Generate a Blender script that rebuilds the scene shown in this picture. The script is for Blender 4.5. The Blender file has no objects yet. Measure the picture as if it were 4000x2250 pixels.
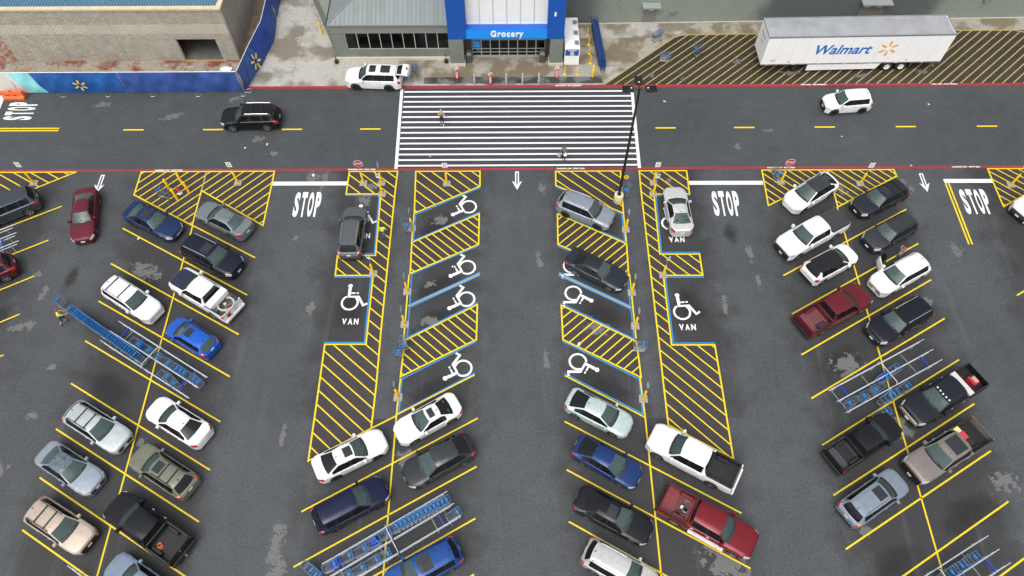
import bpy, bmesh, math, random
from mathutils import Vector, Matrix
R = math.radians
SC = bpy.context.scene
COL = SC.collection
random.seed(7)

# ------------------------------------------------------------------ camera, sky, sun, exposure
cam_d = bpy.data.cameras.new('camera'); cam = bpy.data.objects.new('camera', cam_d); COL.objects.link(cam)
cam_d.sensor_width = 36.0; cam_d.lens = 25.8154; cam_d.clip_end = 1500.0; cam_d.clip_start = 0.5
_p, _y, _r = 1.02891551, -0.00286986, -0.00658527
_fw = Vector((math.sin(_y)*math.cos(_p), math.cos(_y)*math.cos(_p), -math.sin(_p)))
_rt = Vector((math.cos(_y), -math.sin(_y), 0)); _up = _rt.cross(_fw)
_r2 = math.cos(_r)*_rt + math.sin(_r)*_up; _u2 = -math.sin(_r)*_rt + math.cos(_r)*_up
cam.matrix_world = Matrix(((_r2.x, _u2.x, -_fw.x, 0), (_r2.y, _u2.y, -_fw.y, 0), (_r2.z, _u2.z, -_fw.z, 47.0), (0, 0, 0, 1)))
SC.camera = cam

SUN_EL, SUN_AZ = R(62), R(200)
world = bpy.data.worlds.new('World'); SC.world = world; world.use_nodes = True
wn = world.node_tree.nodes; wl = world.node_tree.links; wn.clear()
wo = wn.new('ShaderNodeOutputWorld'); wb = wn.new('ShaderNodeBackground'); ws_ = wn.new('ShaderNodeTexSky'); wh = wn.new('ShaderNodeHueSaturation')
ws_.sky_type = 'NISHITA'; ws_.sun_disc = False; ws_.sun_elevation = SUN_EL; ws_.sun_rotation = SUN_AZ
ws_.air_density = 1.2; ws_.dust_density = 6.0; ws_.ozone_density = 1.0
wh.inputs['Saturation'].default_value = 0.22
wl.new(ws_.outputs[0], wh.inputs['Color']); wl.new(wh.outputs[0], wb.inputs[0]); wb.inputs[1].default_value = 0.15
wl.new(wb.outputs[0], wo.inputs[0])
sd = bpy.data.lights.new('sun', 'SUN'); sun = bpy.data.objects.new('sun', sd); COL.objects.link(sun)
sd.energy = .8; sd.angle = R(60); sd.color = (1.0, 0.98, 0.95)
_d = Vector((math.sin(SUN_AZ)*math.cos(SUN_EL), math.cos(SUN_AZ)*math.cos(SUN_EL), math.sin(SUN_EL)))
sun.rotation_euler = _d.to_track_quat('Z', 'Y').to_euler(); sun.location = (0, 0, 80)
SC.view_settings.view_transform = 'Standard'; SC.view_settings.look = 'None'
SC.view_settings.exposure = 0.36; SC.view_settings.gamma = 1.0; SC.view_settings.use_curve_mapping = False
SC.cycles.max_bounces = 6; SC.cycles.transparent_max_bounces = 12
SC.cycles.use_denoising = True

# ------------------------------------------------------------------ helpers
def mesh_of(verts, faces, mats, fm=None, smooth=False, sharp=None, name='m'):
    me = bpy.data.meshes.new(name); me.from_pydata([tuple(v) for v in verts], [], faces)
    for m in (mats if isinstance(mats, (list, tuple)) else [mats]): me.materials.append(m)
    if fm: me.polygons.foreach_set('material_index', fm)
    if smooth:
        me.shade_smooth()
        if sharp: me.set_sharp_from_angle(angle=R(sharp))
    me.update(); return me
def link(name, me, parent=None, loc=None, rz=None):
    o = bpy.data.objects.new(name, me); COL.objects.link(o)
    if parent is not None: o.parent = parent
    if loc is not None: o.location = loc
    if rz is not None: o.rotation_euler = (0, 0, rz)
    return o
def empty(name, loc=(0, 0, 0), rz=0.0):
    o = bpy.data.objects.new(name, None); COL.objects.link(o); o.location = loc; o.rotation_euler = (0, 0, rz); o.empty_display_size = .2
    return o
def tag(o, label=None, cat=None, group=None, kind=None):
    if label: o['label'] = label
    if cat: o['category'] = cat
    if group: o['group'] = group
    if kind: o['kind'] = kind
    return o
def copy_tree(o, parent=None):
    c = o.copy(); COL.objects.link(c); c.parent = parent
    for ch in list(o.children): copy_tree(ch, c)
    return c
class MB:
    """collects simple shapes into one mesh"""
    def __init__(s): s.v = []; s.f = []; s.m = []
    def add(s, vs, fs, mi=0):
        b = len(s.v); s.v += [tuple(v) for v in vs]; s.f += [tuple(i+b for i in f) for f in fs]; s.m += [mi]*len(fs); return s
    def box(s, x0, x1, y0, y1, z0, z1, mi=0):
        return s.add([(x0,y0,z0),(x1,y0,z0),(x1,y1,z0),(x0,y1,z0),(x0,y0,z1),(x1,y0,z1),(x1,y1,z1),(x0,y1,z1)],
                     [(3,2,1,0),(4,5,6,7),(0,1,5,4),(1,2,6,5),(2,3,7,6),(3,0,4,7)], mi)
    def bbox(s, x0, x1, y0, y1, z0, z1, b=.02, mi=0):
        """box with chamfered vertical edges and top rim"""
        def ring(ix, z): 
            return [(x0+b+ix,y0+ix,z),(x1-b-ix,y0+ix,z),(x1-ix,y0+b+ix,z),(x1-ix,y1-b-ix,z),(x1-b-ix,y1-ix,z),(x0+b+ix,y1-ix,z),(x0+ix,y1-b-ix,z),(x0+ix,y0+b+ix,z)]
        vs = ring(0,z0)+ring(0,z1-b)+ring(b*.7,z1)
        fs = [tuple(range(7,-1,-1)), tuple(range(16,24))]
        for r in (0,8):
            for i in range(8): fs.append((r+i,r+(i+1)%8,r+8+(i+1)%8,r+8+i))
        return s.add(vs, fs, mi)
    def bar(s, a, b, r, n=6, mi=0, r2=None, caps=True):
        a = Vector(a); b = Vector(b); d = (b-a)
        if d.length < 1e-6: return s
        d.normalize(); u = d.cross(Vector((0,0,1)))
        if u.length < 1e-3: u = Vector((1,0,0))
        u.normalize(); w = d.cross(u); r2 = r if r2 is None else r2
        vs = []
        for c, rr in ((a, r), (b, r2)):
            for i in range(n):
                t = 2*math.pi*(i+.5)/n; vs.append(c+rr*(math.cos(t)*u+math.sin(t)*w))
        fs = [(i,(i+1)%n,n+(i+1)%n,n+i) for i in range(n)]
        if caps: fs += [tuple(range(n-1,-1,-1)), tuple(range(n,2*n))]
        return s.add(vs, fs, mi)
    def path(s, pts, r, n=6, mi=0):
        for i in range(len(pts)-1): s.bar(pts[i], pts[i+1], r, n, mi)
        return s
    def lathe(s, prof, n=16, c=(0,0,0), mi=0, axis='z'):
        vs = []; 
        for (r, z) in prof:
            for i in range(n):
                t = 2*math.pi*i/n; p = (r*math.cos(t), r*math.sin(t), z)
                if axis == 'y': p = (p[0], p[2], p[1])
                vs.append((p[0]+c[0], p[1]+c[1], p[2]+c[2]))
        fs = []
        for k in range(len(prof)-1):
            for i in range(n):
                q = (k*n+i, k*n+(i+1)%n, (k+1)*n+(i+1)%n, (k+1)*n+i)
                fs.append(q if axis == 'z' else q[::-1])
        return s.add(vs, fs, mi)
    def prism(s, pts, z0, z1, mi=0):
        n = len(pts); vs = [(p[0],p[1],z0) for p in pts]+[(p[0],p[1],z1) for p in pts]
        fs = [tuple(range(n-1,-1,-1)), tuple(range(n,2*n))]+[(i,(i+1)%n,n+(i+1)%n,n+i) for i in range(n)]
        return s.add(vs, fs, mi)
    def quad(s, a, b, c, d, mi=0): return s.add([a,b,c,d], [(0,1,2,3)], mi)
    def mesh(s, mats, smooth=False, sharp=40): return mesh_of(s.v, s.f, mats, s.m, smooth, sharp)
    def build(s, name, mats, parent=None, smooth=False, sharp=40, loc=None, rz=None):
        return link(name, s.mesh(mats, smooth, sharp), parent, loc, rz)

ORD = ['zeroth','first','second','third','fourth','fifth','sixth','seventh','eighth','ninth','tenth','eleventh','twelfth','thirteenth','fourteenth','fifteenth','sixteenth','seventeenth','eighteenth','nineteenth','twentieth']
_T = {2:'twenty',3:'thirty',4:'forty'}
def ordw(n):
    if n <= 20: return ORD[n]
    return (_T[n//10]+'-'+ORD[n%10]) if n % 10 else {30:'thirtieth',40:'fortieth'}[n]

# ------------------------------------------------------------------ materials
MATS = {}
def nodes_of(name):
    m = bpy.data.materials.new(name); m.use_nodes = True; n = m.node_tree.nodes; l = m.node_tree.links
    return m, n, l, n['Principled BSDF']
def noise(n, l, scale, detail=3, rough=.6, vec=None):
    t = n.new('ShaderNodeTexNoise'); t.inputs['Scale'].default_value = scale; t.inputs['Detail'].default_value = detail; t.inputs['Roughness'].default_value = rough
    if vec: l.new(vec, t.inputs['Vector'])
    return t.outputs['Fac']
def ramp(n, l, fac, a, b, ca=(0,0,0,1), cb=(1,1,1,1)):
    r = n.new('ShaderNodeValToRGB'); l.new(fac, r.inputs[0]); e = r.color_ramp.elements
    e[0].position = a; e[1].position = b; e[0].color = ca if len(ca) == 4 else (*ca, 1); e[1].color = cb if len(cb) == 4 else (*cb, 1)
    return r.outputs[0]
def mixc(n, l, fac, a, b, mode='MIX'):
    m = n.new('ShaderNodeMix'); m.data_type = 'RGBA'; m.blend_type = mode
    for s, v in ((0, fac), (6, a), (7, b)):
        if isinstance(v, (int, float)): m.inputs[s].default_value = v
        elif isinstance(v, tuple): m.inputs[s].default_value = v if len(v) == 4 else (*v, 1)
        else: l.new(v, m.inputs[s])
    return m.outputs[2]
def math_(n, l, op, a, b=None, c=None, clamp=False):
    m = n.new('ShaderNodeMath'); m.operation = op; m.use_clamp = clamp
    for i, v in enumerate((a, b, c)):
        if v is None: continue
        if isinstance(v, (int, float)): m.inputs[i].default_value = v
        else: l.new(v, m.inputs[i])
    return m.outputs[0]
def coord(n, which='Object'): return n.new('ShaderNodeTexCoord').outputs[which]
def bump(n, l, h, strength, dist, bs):
    b = n.new('ShaderNodeBump'); b.inputs['Strength'].default_value = strength; b.inputs['Distance'].default_value = dist; l.new(h, b.inputs['Height']); l.new(b.outputs[0], bs.inputs['Normal'])
def srgb(r, g, b):
    f = lambda c: (c/255/12.92 if c/255 <= .04045 else ((c/255+.055)/1.055)**2.4)
    return (f(r), f(g), f(b))
def plain(key, col, rough=.5, metal=0.0, var=.12, scale=6.0, spec=.5, coat=0.0, bmp=0.0):
    """solid colour with a little grime variation"""
    if key in MATS: return MATS[key]
    m, n, l, b = nodes_of(key)
    f = noise(n, l, scale, 4, .65, coord(n))
    lo = tuple(c*(1-var) for c in col); hi = tuple(min(1, c*(1+var*.6)) for c in col)
    l.new(ramp(n, l, f, .3, .7, lo, hi), b.inputs['Base Color'])
    b.inputs['Roughness'].default_value = rough; b.inputs['Metallic'].default_value = metal; b.inputs['Specular IOR Level'].default_value = spec; b.inputs['Coat Weight'].default_value = coat
    if bmp: bump(n, l, noise(n, l, scale*6, 3, .6, coord(n)), bmp, .01, b)
    MATS[key] = m; return m
def paint(col, flake=.35, key=None):
    """wet car paint: metallic base under a clear coat, with fine water beads"""
    key = key or 'paint_%.3f_%.3f_%.3f' % col
    if key in MATS: return MATS[key]
    m, n, l, b = nodes_of(key)
    co = coord(n); f = noise(n, l, 3.5, 4, .6, co)
    lo = tuple(c*.86 for c in col); hi = tuple(min(1, c*1.08) for c in col)
    c1 = ramp(n, l, f, .3, .7, lo, hi); sp = ramp(n, l, noise(n, l, 45, 2, .5, co), .62, .8)
    light = tuple(min(1.0, c*1.12+.006) for c in col)
    gm = n.new('ShaderNodeNewGeometry'); l.new(mixc(n, l, gm.outputs['Backfacing'], mixc(n, l, sp, c1, light), (.03,.03,.032)), b.inputs['Base Color'])
    b.inputs['Metallic'].default_value = flake; b.inputs['Roughness'].default_value = .38; b.inputs['Coat Weight'].default_value = .4; b.inputs['Specular IOR Level'].default_value = .22; b.inputs['Coat Roughness'].default_value = .06
    bump(n, l, noise(n, l, 60, 2, .5, co), .12, .004, b)
    MATS[key] = m; return m
def glass(key, tint, body, bodyfac, fres=1.45):
    """thin glass: clear share, a share of wet film scattering, and the mirror of the sky"""
    if key in MATS: return MATS[key]
    m = bpy.data.materials.new(key); m.use_nodes = True; n = m.node_tree.nodes; l = m.node_tree.links; n.clear()
    out = n.new('ShaderNodeOutputMaterial'); tr = n.new('ShaderNodeBsdfTransparent'); df = n.new('ShaderNodeBsdfDiffuse'); gl = n.new('ShaderNodeBsdfGlossy'); m1 = n.new('ShaderNodeMixShader'); m2 = n.new('ShaderNodeMixShader'); fr = n.new('ShaderNodeFresnel')
    tr.inputs[0].default_value = (*tint, 1); gl.inputs['Roughness'].default_value = .04; fr.inputs[0].default_value = fres
    f = noise(n, l, 2.2, 5, .7, coord(n)); l.new(ramp(n, l, f, .3, .75, tuple(c*.82 for c in body), tuple(min(1, c*1.15) for c in body)), df.inputs[0])
    m1.inputs[0].default_value = bodyfac; l.new(tr.outputs[0], m1.inputs[1]); l.new(df.outputs[0], m1.inputs[2])
    l.new(fr.outputs[0], m2.inputs[0]); l.new(m1.outputs[0], m2.inputs[1]); l.new(gl.outputs[0], m2.inputs[2]); l.new(m2.outputs[0], out.inputs[0])
    MATS[key] = m; return m

def asphalt(key, base, rough=.62, bays=False, brown=0.0):
    m, n, l, b = nodes_of(key); co = coord(n)
    sep = n.new('ShaderNodeSeparateXYZ'); l.new(co, sep.inputs[0]); X, Y = sep.outputs[0], sep.outputs[1]
    big = noise(n, l, .11, 5, .6, co); mid = noise(n, l, .9, 5, .65, co); fine = noise(n, l, 5.0, 4, .8, co); grit = noise(n, l, 13, 3, .85, co)
    c = ramp(n, l, big, .3, .72, tuple(v*.84 for v in base), tuple(v*1.2 for v in base))
    c = mixc(n, l, .5, c, ramp(n, l, mid, .35, .7, (.78,.78,.78), (1.2,1.2,1.2)), 'MULTIPLY')
    c = mixc(n, l, .75, c, ramp(n, l, fine, .3, .7, (.68,.68,.68), (1.34,1.34,1.34)), 'MULTIPLY')
    c = mixc(n, l, .7, c, ramp(n, l, grit, .36, .66, (.45,.45,.45), (1.7,1.7,1.7)), 'MULTIPLY')
    if bays:
        d = None
        far = math_(n, l, 'MULTIPLY', math_(n, l, 'GREATER_THAN', Y, 18.0), 30.0); near = math_(n, l, 'SUBTRACT', 30.0, far)
        for x0, add in ((-41.6,0), (-25.25,0), (-7.9,far), (8.87,far), (25.87,0), (42.6,0), (-5.1,near), (6.2,near), (-12.0,near), (12.9,near)):
            a = math_(n, l, 'ABSOLUTE', math_(n, l, 'SUBTRACT', X, x0))
            if add: a = math_(n, l, 'ADD', math_(n, l, 'ADD', math_(n, l, 'MULTIPLY', a, 1.25), 2.2), add) if add is near else math_(n, l, 'ADD', a, add)
            d = a if d is None else math_(n, l, 'MINIMUM', d, a)
        wob = math_(n, l, 'MULTIPLY_ADD', noise(n, l, .45, 5, .65, co), 6.0, -3.0)
        s = math_(n, l, 'ADD', d, wob)
        mr = n.new('ShaderNodeMapRange'); mr.interpolation_type = 'SMOOTHSTEP'; l.new(s, mr.inputs[0]); mr.inputs[1].default_value = 3.6; mr.inputs[2].default_value = 6.9; mr.inputs[3].default_value = 1; mr.inputs[4].default_value = 0
        c = mixc(n, l, math_(n, l, 'MULTIPLY', mr.outputs[0], .80), c, mixc(n, l, ramp(n, l, grit, .36, .66), (.012,.0115,.012), (.038,.037,.039)))
        # long worn streaks along the driving aisles
        mp = n.new('ShaderNodeMapping'); l.new(co, mp.inputs[0]); mp.inputs['Scale'].default_value = (1.1, .07, 1)
        st = ramp(n, l, noise(n, l, 1.0, 4, .6, mp.outputs[0]), .58, .75)
        c = mixc(n, l, math_(n, l, 'MULTIPLY', st, .34), c, tuple(v*1.75 for v in base))
    l.new(c, b.inputs['Base Color'])
    rr = ramp(n, l, mid, .3, .7, (rough-.1,)*3, (rough+.12,)*3); l.new(rr, b.inputs['Roughness']); b.inputs['Specular IOR Level'].default_value = .4
    bump(n, l, grit, .5, .012, b)
    MATS[key] = m; return m
A_LOT = asphalt('asphalt_lot', (.056,.061,.065), bays=True)
A_ROAD = asphalt('asphalt_road', (.050,.055,.058))
A_CROSS = asphalt('asphalt_crosswalk', (.042,.041,.050))
A_SEAL = asphalt('asphalt_sealed', (.037,.031,.032), .6)
A_TRUCK = asphalt('asphalt_damp', (.036,.030,.022), .5)

def road_paint(key, col, wear=.5):
    m, n, l, b = nodes_of(key); co = coord(n)
    f = noise(n, l, 3.2, 6, .75, co); g = noise(n, l, 22, 3, .7, co)
    c = mixc(n, l, ramp(n, l, g, .35, .7), tuple(v*.78 for v in col), col)
    c = mixc(n, l, ramp(n, l, f, .56+.1*(1-wear), .78), c, (.10,.095,.09))
    l.new(c, b.inputs['Base Color']); b.inputs['Roughness'].default_value = .55; bump(n, l, g, .3, .006, b)
    MATS[key] = m; return m
P_YEL = road_paint('paint_yellow', (.82,.60,.005), .25)
P_YELF = road_paint('paint_yellow_faded', (.42,.33,.12), .85)
P_WHT = road_paint('paint_white', (.82,.82,.82), .3)
P_BLU = road_paint('paint_blue', (.018,.245,.60), .35)
P_RED = road_paint('paint_red', (.34,.036,.042), .7)
P_REDD = road_paint('paint_red_dark', (.27,.03,.036), .7)

def concrete(key, dry, wet, amount=.5, scale=.32):
    m, n, l, b = nodes_of(key); co = coord(n)
    w = noise(n, l, scale, 5, .55, co); f = noise(n, l, 4, 5, .7, co); g = noise(n, l, 25, 3, .7, co)
    wet_f = ramp(n, l, w, amount-.04, amount+.07)
    c = mixc(n, l, wet_f, dry, wet)
    c = mixc(n, l, .6, c, ramp(n, l, f, .3, .72, (.72,.72,.72), (1.16,1.16,1.16)), 'MULTIPLY')
    c = mixc(n, l, .5, c, ramp(n, l, g, .3, .7, (.8,.8,.8), (1.15,1.15,1.15)), 'MULTIPLY')
    l.new(c, b.inputs['Base Color']); l.new(ramp(n, l, wet_f, 0, 1, (.8,.8,.8), (.42,.42,.42)), b.inputs['Roughness'])
    bump(n, l, g, .25, .006, b); MATS[key] = m; return m
CONC = concrete('concrete_walk', (.39,.38,.345), (.20,.178,.136), .51)
CONC2 = concrete('concrete_walk_dirty', (.32,.30,.255), (.185,.153,.104), .47, .42)
CONC_DARK = concrete('concrete_wet_dark', (.13,.135,.145), (.05,.047,.045), .47, .9)
CONC_PAD = concrete('concrete_pad', (.36,.32,.27), (.27,.24,.20), .55, 2)
STEEL = plain('galvanised_steel', (.46,.48,.50), .38, .75, .15, 5)
WIRE = plain('wire_steel', (.12,.14,.16), .4, .4, .2, 8)
BLACK = plain('black_trim', (.012,.012,.013), .45)
RUBBER = plain('tyre_rubber', (.018,.018,.019), .75, 0, .3, 12)
RIM_S = plain('rim_silver', (.50,.51,.52), .3, .8, .15, 8)
RIM_D = plain('rim_dark', (.03,.03,.032), .35, .5, .2, 8)
CHROME = plain('chrome', (.72,.73,.75), .15, 1.0, .05)
LENS = plain('lamp_lens', (.44,.46,.48), .12, 0, .15, 12, .6, .6)
RED_L = plain('tail_lamp_red', (.42,.012,.018), .15, 0, .25, 12, .6, .6)
PLATE = plain('plate_white', (.72,.73,.75), .4)
YEL_PIPE = plain('bollard_yellow', (.84,.54,.010), .42, 0, .14, 5)
WHITE = plain('white_enamel', (.80,.80,.79), .4, 0, .06, 3)
SIGNW = plain('sign_white', (.78,.78,.77), .4, 0, .06, 6)
SIGNR = plain('sign_red', (.46,.012,.028), .4, 0, .08, 6)
BLK_INK = plain('black_ink', (.02,.02,.02), .6)
G_WIND = glass('windscreen_glass', (.40,.50,.48), (.125,.19,.188), .40)
G_SIDE = glass('side_glass', (.10,.115,.12), (.018,.02,.023), .45)
G_DARK = glass('privacy_glass', (.05,.055,.06), (.012,.013,.016), .75)
SUNROOF = plain('sunroof_glass', (.016,.018,.022), .1, 0, .2, 6, .6, .4)
INTERIOR = plain('interior_fabric', (.045,.047,.05), .85, 0, .3, 6)
INT_TAN = plain('interior_tan', (.22,.19,.15), .85, 0, .2, 6)
# ------------------------------------------------------------------ ground, road, kerbs
def sheet(name, pts, z, mat, parent=None, kind=None):
    o = link(name, mesh_of([(p[0], p[1], z) for p in pts], [tuple(range(len(pts)))], mat), parent)
    if kind: o['kind'] = kind
    return o
lot = sheet('parking_lot', [(-260,-180),(260,-180),(260,39.70),(-260,39.70)], 0, A_LOT, kind='structure')
road = sheet('road', [(-260,39.70),(260,39.70),(260,49.16),(-260,49.16)], 0, A_ROAD, kind='structure')
ground_far = sheet('ground', [(-260,49.18),(260,49.18),(260,420),(-260,420)], -.03, plain('bare_earth', (.20,.15,.11), .9, 0, .3, .8), kind='structure')
for a, l in ((lot, 'wet dark asphalt parking lot with angled stalls'), (road, 'two lane asphalt road in front of the store'), (ground_far, 'bare earth around the buildings')): a['label'] = l

_lz = [0]
def lz(base=.0085):
    _lz[0] = (_lz[0]+1) % 17; return base+.00035*_lz[0]
def strip(name, a, b, w, mat, parent=lot, z=None, ext=0.0):
    ax, ay = a; bx, by = b; L = math.hypot(bx-ax, by-ay); ux, uy = (bx-ax)/L, (by-ay)/L; nx, ny = -uy*w/2, ux*w/2
    ax -= ux*ext; ay -= uy*ext; bx += ux*ext; by += uy*ext
    return sheet(name, [(ax-nx,ay-ny),(bx-nx,by-ny),(bx+nx,by+ny),(ax+nx,ay+ny)], lz() if z is None else z, mat, parent)
def inside_lines(poly, ang, spacing, through):
    """parallel chords of a polygon at an angle, one of them through a point"""
    c, s = math.cos(ang), math.sin(ang); off = lambda p: -s*p[0]+c*p[1]; along = lambda p: c*p[0]+s*p[1]
    o0 = off(through); os_ = [off(p) for p in poly]; res = []
    k = math.ceil((min(os_)-o0)/spacing)
    while o0+k*spacing < max(os_):
        o = o0+k*spacing; k += 1; ts = []
        for i in range(len(poly)):
            a, b = poly[i], poly[(i+1) % len(poly)]; da, db = off(a)-o, off(b)-o
            if (da < 0) != (db < 0):
                t = da/(da-db); ts.append(along((a[0]+(b[0]-a[0])*t, a[1]+(b[1]-a[1])*t)))
        ts.sort()
        for i in range(0, len(ts)-1, 2):
            if ts[i+1]-ts[i] > .25: res.append(((c*ts[i]-s*o, s*ts[i]+c*o), (c*ts[i+1]-s*o, s*ts[i+1]+c*o)))
    return res
LW = .105
def hatch(poly, ang, spacing, through, skip=(), w=.092, mat=None, seal=True, parent=lot, sealmat=None):
    mat = mat or P_YEL
    if seal: sheet('sealed_patch', poly, .004, sealmat or A_SEAL, parent)
    for i in range(len(poly)):
        if i in skip: continue
        strip('border_line', poly[i], poly[(i+1) % len(poly)], LW*1.08, mat, parent, ext=LW/2)
    for a, b in inside_lines(poly, ang, spacing, through): strip('hatch_stripe', a, b, w, mat, parent, z=.0068)
SL = .562
# angled stall lines of the four bays (and the ends of two more), in metres
def bay(xc, half, sgn, ys, left=True, right=True, skipL=(), skipR=()):
    for i, y in enumerate(ys):
        if left and i not in skipL: strip('stall_line', (xc-half, y-sgn*SL*half), (xc, y), LW, P_YEL)
        if right and i not in skipR: strip('stall_line', (xc, y), (xc+half, y+sgn*SL*half), LW, P_YEL)
pitch = 3.305
bay(-25.25, 5.47, -1, [30.85-pitch*i for i in range(13)]+[34.17], skipL=(13,))
bay(25.87, 5.5, 1, [32.38-pitch*i for i in range(14)])
bay(-7.93, 5.5, 1, [18.27-pitch*1.005*i for i in range(9)], skipL=(0,), skipR=(0,))
bay(8.88, 5.45, -1, [18.03-pitch*i for i in range(9)], skipL=(0,), skipR=(0,))
bay(-41.6, 5.4, 1, [33.10-pitch*i for i in range(10)])
bay(42.7, 5.4, 1, [30.5-pitch*i for i in range(8)])
strip('stall_line', (-9.55,17.35), (-7.93,18.24), LW, P_YEL)
for x, y0, y1 in ((-25.25,-12,34.17),(25.9,-12,35.75),(-7.93,-10,18.25),(8.88,-10,18.05),(-41.6,0,37.4)):
    strip('centre_line', (x,y0), (x,y1), LW, P_YEL)
# hatched islands along the fire lane
SA = R(-39)
hatch([(-47,39.66),(-36.15,39.66),(-41.6,36.35),(-47,36.35)], R(-30), .70, (-39.6,39.45))
hatch([(-25.33,39.66),(-30.72,39.66),(-30.69,37.25),(-25.3,34.17)], R(46), .66, (-28.63,39.65), skip=(3,))
hatch([(-19.70,39.66),(-25.33,39.66),(-25.31,37.66),(-19.70,34.14)], R(46), .66, (-28.63,39.65), skip=(1,))
strip('border_line', (-25.33,39.6), (-25.31,37.7), LW, P_YELF)
strip('border_line', (-25.31,37.7), (-25.3,34.2), LW, P_YEL)
Z3 = [(-13.49,39.60),(-9.51,39.60),(-9.54,37.4),(-9.55,31.7),(-9.55,24.4),(-9.50,20.6),(-9.55,17.35),(-13.46,15.14),(-13.46,20.6),(-13.47,23.65),(-10.53,23.65),(-10.57,29.46),(-13.43,29.46),(-13.48,31.26),(-10.55,31.26),(-10.68,37.24),(-13.49,37.24)]
hatch(Z3, R(-41), .76, (-10.45,35.63), skip=())
Z6 = [(10.45,39.53),(14.36,39.53),(14.30,37.1),(11.42,37.1),(11.28,31.26),(14.32,31.26),(14.31,29.34),(11.34,29.34),(11.29,23.49),(14.36,23.49),(14.38,20.47),(14.37,15.17),(10.38,17.51),(10.38,20.5),(10.40,23.5),(10.41,37.3)]
hatch(Z6, R(-45), .72, (10.38,36.38))
hatch([(-8.0,39.58),(-2.69,39.58),(-2.67,37.98),(-7.84,35.28)], R(-42), .74, (-6.75,38.6))
hatch([(-7.85,32.45),(-2.67,35.19),(-2.66,32.26),(-7.78,29.61)], R(-42), .56, (-6.75,32.9))
hatch([(-7.76,23.95),(-2.64,26.87),(-2.65,23.98),(-7.87,21.11)], R(-42), .58, (-6.3,24.7))
hatch([(3.55,39.53),(8.9,39.53),(8.80,35.2),(3.52,38.03)], R(-42), .74, (4.9,39.4))
hatch([(8.81,32.24),(3.55,35.16),(3.49,32.22),(8.72,29.35)], R(42), .58, (4.18,32.03))
hatch([(8.81,23.77),(3.54,26.79),(3.56,23.95),(8.88,20.98)], R(42), .58, (4.6,23.5))
hatch([(25.99,39.55),(20.58,39.55),(20.45,35.89),(25.99,38.95)], R(-45), .58, (22.82,39.45), skip=(2,3))
hatch([(31.47,39.55),(26.0,39.55),(25.96,35.72),(31.5,38.85)], R(-45), .58, (26.16,39.47))
strip('border_line', (20.45,35.89), (25.99,38.95), LW, P_YEL)
hatch([(47,39.60),(39.21,39.60),(39.17,35.68),(42.7,37.66),(47,37.66)], R(-43), .62, (39.31,39.28))
for x in (-7.86, 8.80):
    strip('border_line', (x,21.0), (x+(.08 if x > 0 else -.08),18.1), LW, P_YEL); strip('border_line', (x,29.5), (x,24.0), LW, P_YEL); strip('border_line', (x,35.2), (x,32.4), LW, P_YEL)
# blue lines of the accessible stalls
BW = .10
for a, b in [((-7.68,35.16),(-2.68,37.82)),((-7.72,32.63),(-2.67,35.33)),((-7.72,35.2),(-7.74,32.6)),((-7.64,29.55),(-2.66,32.12)),((-7.66,29.5),(-7.62,26.95)),((-7.62,26.9),(-2.52,29.68)),((-7.62,26.66),(-2.52,29.42)),((-7.62,26.6),(-7.62,24.1)),((-7.62,24.16),(-2.64,27.02)),((-7.72,20.97),(-2.66,23.83)),((-7.75,20.9),(-7.78,18.4)),((-7.78,18.45),(-2.71,21.36)),
             ((8.66,35.10),(3.55,37.86)),((8.68,32.45),(3.57,35.31)),((8.66,35.1),(8.68,32.5)),((8.6,29.25),(3.49,32.06)),((8.62,29.2),(8.62,26.75)),((8.62,26.7),(3.48,29.65)),((8.62,26.45),(3.48,29.36)),((8.64,26.4),(8.66,24.0)),((8.66,23.98),(3.55,26.95)),((8.74,20.86),(3.56,23.8)),((8.74,20.8),(8.74,18.3)),((8.74,18.3),(3.58,21.30)),
             ((-13.49,37.10),(-10.82,37.10)),((-10.80,37.1),(-10.66,31.42)),((-10.66,31.42),(-13.48,31.42)),((-13.43,29.31),(-10.73,29.31)),((-10.72,29.3),(-10.66,23.8)),((-10.66,23.8),(-13.47,23.8)),
             ((14.30,36.96),(11.56,36.96)),((11.56,36.96),(11.42,31.42)),((11.42,31.42),(14.32,31.42)),((14.31,29.18),(11.48,29.18)),((11.48,29.18),(11.43,23.64)),((11.43,23.64),(14.36,23.64))]:
    strip('blue_line', a, b, BW, P_BLU, ext=.04)
for a, b in [((-7.74,26.78),(-2.52,29.55)),((8.70,26.57),(3.48,29.50))]: strip('separator_line', a, b, .17, P_YELF, z=.0075)
strip('stall_line', (-2.71,21.23), (-7.93,18.3), LW, P_YEL); strip('stall_line', (3.58,21.15), (8.88,18.05), LW, P_YEL)
# white bars, double yellow line
for a, b in [((-19.62,38.35),(-13.55,38.34)),((14.42,38.24),(20.42,38.22)),((35.22,38.33),(39.15,38.31))]: strip('stop_bar', a, b, .40, P_WHT)
for dx in (0, .26): strip('double_line', (35.28+dx,38.1), (35.24+dx,32.06), .13, P_YEL)
for dy in (0, .26): strip('double_line', (-70,44.30+dy), (-39.05,44.28+dy), .14, P_YEL, road)
strip('stop_bar', (-45.1,44.8), (-45.35,49.1), .42, P_WHT, road)
for x in (-33.48,-26.61,-19.82,-13.08,12.29,19.04,25.95,32.91,39.88,46.7,53.5):
    strip('dash_line', (x,44.27+.0012*abs(x-8)), (x+1.74,44.27+.0012*abs(x-8)), .15, P_YEL, road)
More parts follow.
